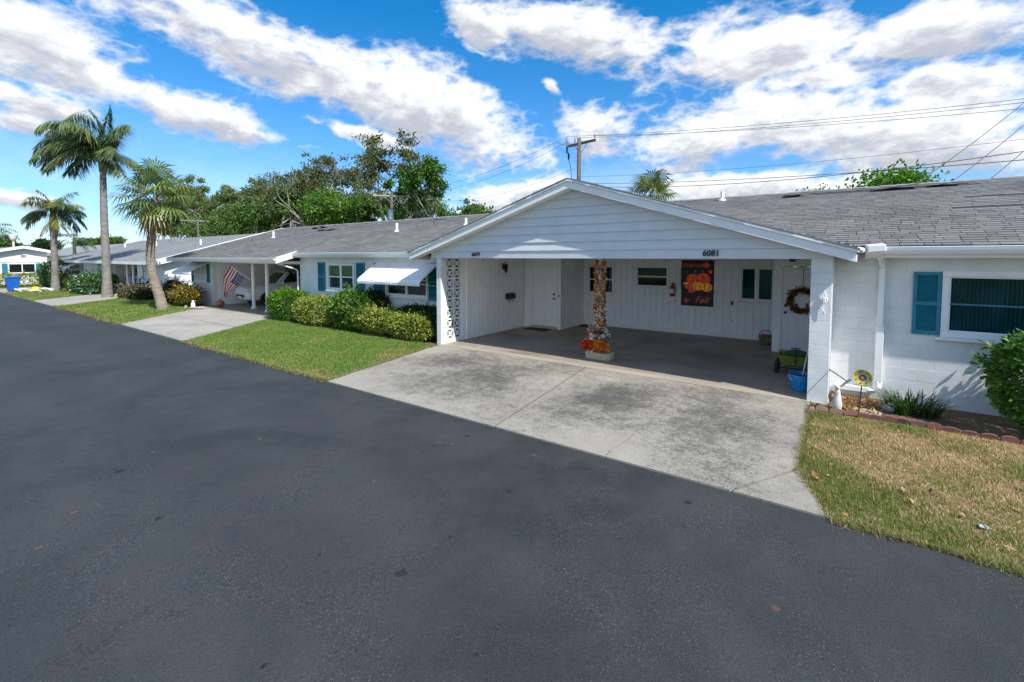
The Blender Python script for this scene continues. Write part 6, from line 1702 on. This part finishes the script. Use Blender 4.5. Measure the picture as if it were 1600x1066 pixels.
t = thing('goose_statue', 'white ceramic bird statue at the pier corner of the bed', 'statue', (0.08,8.80,0))
g = MB(); g.tube([(.085,8.80,.0),(.085,8.80,.04),(.08,8.80,.14),(.085,8.79,.24),(.09,8.78,.31),(.085,8.77,.37)],[.05,.062,.074,.056,.036,.03],12); g.ball((.085,8.755,.40),(.036,.047,.036),12,8); g.build('body', M['bird'], t, smooth=True)
MB().lathe([(.016,0),(.010,.03),(.003,.05)],8,(.085,8.715,.395),(R(90),0,0)).build('beak', M['orange'], t)
MB().ball((.02,8.82,.22),(.055,.07,.10),10,7,rot=(R(20),0,0)).build('wing', simple('tan_wing',(0.42,0.24,0.11),0.8,0.35,18.0), t, smooth=True)
t = thing('plate_flower', 'round painted plate ornament on a thin rod in the bed', 'garden ornament', (0.36,8.78,0))
MB().tube([(.36,8.78,-.02),(.375,8.775,.30),(.39,8.77,.60)],.009,6).build('rod', M['black'], t)
for (r0, r1, z0, z1, m) in ((.0,.022,.006,.006,M['orange']),(.022,.05,.006,.004,M['green_print']),(.05,.075,.004,.004,simple('sage_glaze',(0.42,0.46,0.36),0.25,0.25,30.0)),(.075,.098,.004,.012,M['yellow']),(.098,.122,.012,.026,simple('lime_glaze',(0.34,0.40,0.06),0.25,0.3,20.0))):
    vs = []; fs = []; N = 28; mx = Euler((R(82),0,R(-6))).to_matrix(); c = Vector((.392,8.755,.60))
    for k in range(N):
        a = 2*math.pi*k/N
        for r_, zz in ((r0,z0),(r1,z1)): vs.append(c + mx @ Vector((r_*math.cos(a), r_*math.sin(a), zz)))
    for k in range(N): fs.append((2*k, 2*k+1, 2*((k+1)%N)+1, 2*((k+1)%N)))
    mb = MB(); mb.add(vs, fs); o = mb.build('plate_ring', m, t); o.modifiers.new('solid','SOLIDIFY').thickness = 0.004
for k in range(7):
    a = k*0.9; MB().ball(c + mx @ Vector((.088*math.cos(a), .088*math.sin(a), .014)), (.012,.012,.012), 8, 5).build('plate_dot', M['pink_print'] if k % 2 else M['green_print'], t)
t = thing('plant_hook', 'thin black rod with a small grey scoop leaning out from the pier', 'garden tool', (-0.02,8.95,0.6))
MB().tube([(-.035,9.1,.60),(.05,8.95,.575),(.20,8.78,.51)],.008,6).build('rod', M['black'], t)
mb = MB(); mb.add([(.10,8.80,.40),(.13,8.79,.39),(.26,8.77,.53),(.235,8.785,.55),(.10,8.82,.405),(.13,8.81,.395),(.26,8.79,.535),(.235,8.80,.555)],[(0,1,2,3),(7,6,5,4),(0,4,5,1),(1,5,6,2),(2,6,7,3),(3,7,4,0)]); mb.build('scoop', M['steel'], t)
tag(MB().ball((.76,9.22,.07),(.09,.085,.075),16,10).build('gazing_stone', M['grey_stone'], None, smooth=True, loc=(.76,9.22,0)), 'pale round stone ball beside the grass clump', 'stone ball')
# stepping stone and leaf litter in the bed
tag(MB().prism([(.30,8.86),(.62,8.82),(.66,9.02),(.45,9.12),(.28,9.02)],'z',0.009,0.035).build('stepping_stone', M['apron'], None, bevel=0.008, loc=(.45,8.95,0)), 'flat tan stone slab in the bed behind the plate ornament', 'stone')
n = 420; q = np.stack([rng.uniform(-.02,.62,n), rng.uniform(8.72,9.75,n), rng.uniform(.012,.06,n)],1)
tag(leaves('leaf_litter', q, .07, .04, [(0.36,0.16,0.06),(0.26,0.11,0.05),(0.45,0.30,0.14),(0.15,0.18,0.06)], M['orange_leaf'], None, 1.2), kind='stuff')
# white statue and pale logs at the neighbour's croton
t = thing('garden_gnome', 'small white garden figure before the croton shrub', 'statue', (-24.75,8.75,0))
MB().lathe([(.11,.0),(.12,.05),(.08,.13),(.09,.24),(.05,.31)],10,(-24.75,8.75,0)).ball((-24.75,8.75,.35),(.055,.055,.06),10,7).build('figure', M['ceramic'], t, smooth=True)
tag(MB().tube([(-25.6,8.75,.07),(-24.9,8.5,.10)],.06,8).build('edging_log', M['bark_grey'], None, loc=(-25.2,8.6,0)), 'pale log lying left of the small white figure', 'log')
tag(MB().tube([(-24.6,8.6,.07),(-23.9,8.9,.10)],.055,8).build('edging_log', M['bark_grey'], None, loc=(-24.2,8.7,0)), 'pale log lying right of the small white figure', 'log')
tag(MB().obox((1.15,5.68,.03),(.06,.03,.02),(.5,.2,.2)).obox((1.18,5.70,.03),(.07,.03,.012),(.3,.4,.9)).obox((1.13,5.71,.025),(.04,.04,.01),(.1,.5,1.9)).build('litter', M['blind'], None, loc=(1.17,5.7,0)), 'crumpled white scrap lying on the dry lawn', 'litter')

# ================================================================== GRASS
def patch(x, y, f, s):
    return (np.sin(x*f+s)*np.cos(y*f*1.3+s*2.1) + 0.6*np.sin(x*f*2.3+y*f*1.9+s*3.3) + 0.4*np.sin(x*f*4.1-y*f*3.7+s))/2.0
def inside(x, y, poly):
    c = np.zeros(len(x), bool); j = len(poly)-1
    for i in range(len(poly)):
        xi, yi = poly[i]; xj, yj = poly[j]
        m = ((yi > y) != (yj > y)) & (x < (xj-xi)*(y-yi)/(yj-yi+1e-12)+xi)
        c ^= m; j = i
    return c
def grass(name, poly, n, L, w, green, straw, dry, seed, edge=None, mat='grass', flat=0.55):
    xs = [p[0] for p in poly]; ys_ = [p[1] for p in poly]
    x = rng.uniform(min(xs), max(xs), n); y = rng.uniform(min(ys_), max(ys_), n)
    k = inside(x, y, poly); x, y = x[k], y[k]; n = len(x)
    pt_ = patch(x, y, 1.7, seed) + 0.5*patch(x, y, 6.0, seed+2)
    d = dry(x, y) if callable(dry) else dry
    isdry = rng.random(n) < np.clip(d + 0.55*pt_, 0.02, 0.97)
    a = rng.uniform(0, 2*np.pi, n); lean = rng.uniform(0.2, 1.0, n) + isdry*flat
    l = L*rng.uniform(0.45, 1.2, n)*(1 - 0.25*isdry)*(1 + 0.35*patch(x, y, 3.1, seed+5)); l = np.where(rng.random(n) < 0.02, l*2.0, l)
    dirx, diry = np.cos(a)*lean, np.sin(a)*lean; nz = 1/np.sqrt(1+lean**2)
    ww = w*rng.uniform(0.7, 1.3, n)
    a2 = a + np.pi/2 + rng.normal(0, .5, n)
    V = np.zeros((n, 3, 3)); b = np.stack([x, y, np.full(n, 0.003)], 1); s = np.stack([np.cos(a2)*ww/2, np.sin(a2)*ww/2, 0*ww], 1)
    V[:, 0] = b - s; V[:, 1] = b + s; V[:, 2] = b + np.stack([dirx*nz*l, diry*nz*l, nz*l], 1)
    g = np.array(green)[rng.choice(len(green), n)]; s_ = np.array(straw)[rng.choice(len(straw), n)]
    c = np.where(isdry[:, None], s_, g)*rng.uniform(0.75, 1.25, (n, 1))
    return tag(np_obj(name, V.reshape(-1,3), np.arange(n*3).reshape(-1,3), M[mat], np.repeat(c, 3, 0)), kind='stuff')
GR = [(0.13,0.23,0.04),(0.17,0.275,0.05),(0.095,0.175,0.032),(0.22,0.30,0.07)]
ST = [(0.50,0.35,0.19),(0.60,0.46,0.29),(0.38,0.25,0.14),(0.45,0.32,0.20)]
def dry_r(x, y): return np.clip(0.16 + (y-5.1)*0.52, 0.1, 0.84) - 0.5*np.exp(-((x+0.1)/0.4)**2)*(y < 7.8) - 0.35*np.exp(-((y-8.4)/0.25)**2)*(x < 1.2)
grass('dry_grass', [(-0.28,8.60),(-0.27,6.1),(0.05,5.12),(7.5,5.06),(7.5,8.62)], 230000, 0.052, 0.008, [(0.16,0.215,0.045),(0.21,0.245,0.06),(0.12,0.17,0.04),(0.26,0.25,0.075)], ST, dry_r, 1.3)
def dry_m(x, y): return np.clip(0.13 + 0.32*np.exp(-((y-5.1)/0.5)**2) + 0.30*np.exp(-((x-(-8.3-(y-5.1)*0.22))/0.5)**2), 0, .8)
grass('lawn_grass', [(-18.35,9.1),(-15.35,5.14),(-8.08,5.10),(-8.95,8.98)], 210000, 0.055, 0.011, GR, [(0.36,0.30,0.12),(0.42,0.34,0.17),(0.28,0.25,0.09)], dry_m, 4.0, flat=.2)
grass('lawn_grass', [(-24.9,9.1),(-21.2,5.16),(-31.3,5.16),(-35.5,9.4)], 110000, 0.075, 0.022, GR, [(0.36,0.31,0.12),(0.42,0.36,0.17)], 0.34, 6.0, flat=.2)
grass('lawn_grass', [(-41.0,9.3),(-36.6,5.2),(-46.5,5.2),(-48.0,9.3)], 50000, 0.09, 0.03, GR, [(0.40,0.30,0.12),(0.44,0.33,0.16)], 0.52, 8.0, flat=.2)
def fringe(name, a, b, n, spread, L, w, cols_):
    t_ = rng.random(n); a = np.array(a); b = np.array(b); d = (b-a)/np.linalg.norm(b-a); nr = np.array([-d[1], d[0]])
    lump = 0.5 + 0.5*np.sin(t_*np.linalg.norm(b-a)*5.0 + 1.3)*np.sin(t_*np.linalg.norm(b-a)*2.1)
    p = a + (b-a)*t_[:, None] + nr*(rng.normal(0, spread, n)*(0.5+lump))[:, None]
    ang = rng.uniform(0, 2*np.pi, n); l = L*rng.uniform(0.4, 1.4, n)*(0.6+0.6*lump); up = rng.uniform(0.25, 0.9, n)
    base = np.stack([p[:, 0], p[:, 1], np.full(n, 0.004)], 1); s = np.stack([-np.sin(ang), np.cos(ang), 0*ang], 1)*w/2
    tip = base + np.stack([np.cos(ang)*l*(1-up*0.5), np.sin(ang)*l*(1-up*0.5), l*up*0.8+0.02], 1)
    V = np.stack([base-s, base+s, tip], 1); c = np.array(cols_)[rng.choice(len(cols_), n)]*rng.uniform(.7,1.3,(n,1))
    return tag(np_obj(name, V.reshape(-1,3), np.arange(n*3).reshape(-1,3), M['grass'], np.repeat(c, 3, 0)), kind='stuff')
FC = [(0.15,0.21,0.05),(0.24,0.23,0.09),(0.40,0.30,0.16),(0.10,0.15,0.035),(0.32,0.24,0.12)]
fringe('grass_edge', (0.03,5.07), (7.5,5.03), 9000, 0.035, 0.08, 0.008, FC)
fringe('grass_edge', (-0.27,8.6), (-0.28,6.07), 3000, 0.022, 0.07, 0.008, FC)
fringe('grass_edge', (-0.28,6.07), (0.03,5.08), 1600, 0.022, 0.07, 0.008, FC)
fringe('grass_edge', (-8.07,5.10), (-15.35,5.13), 9000, 0.035, 0.08, 0.011, FC)
fringe('grass_edge', (-8.07,5.10), (-8.93,8.98), 5000, 0.03, 0.07, 0.010, FC)
fringe('grass_edge', (-21.1,5.15), (-31.4,5.15), 6000, 0.05, 0.10, 0.02, FC)
n = 160; q = np.stack([rng.uniform(-.2,4.5,n), rng.uniform(5.15,8.5,n), rng.uniform(.02,.05,n)],1)
tag(leaves('fallen_leaves', q, .075, .045, [(0.36,0.19,0.08),(0.45,0.30,0.16),(0.25,0.13,0.06)], M['orange_leaf'], None, 1.2), kind='stuff')
n = 700; ex = rng.uniform(-15.2,6,n); keep = (ex > .05) | (ex < -8.1); ex = ex[keep]
q = np.stack([ex, 5.09+rng.normal(0,.035,len(ex)), np.full(len(ex), .014)],1)
tag(leaves('verge_litter', q, .045, .028, [(0.30,0.21,0.10),(0.22,0.14,0.07),(0.40,0.31,0.18)], M['orange_leaf'], None, 1.5), kind='stuff')
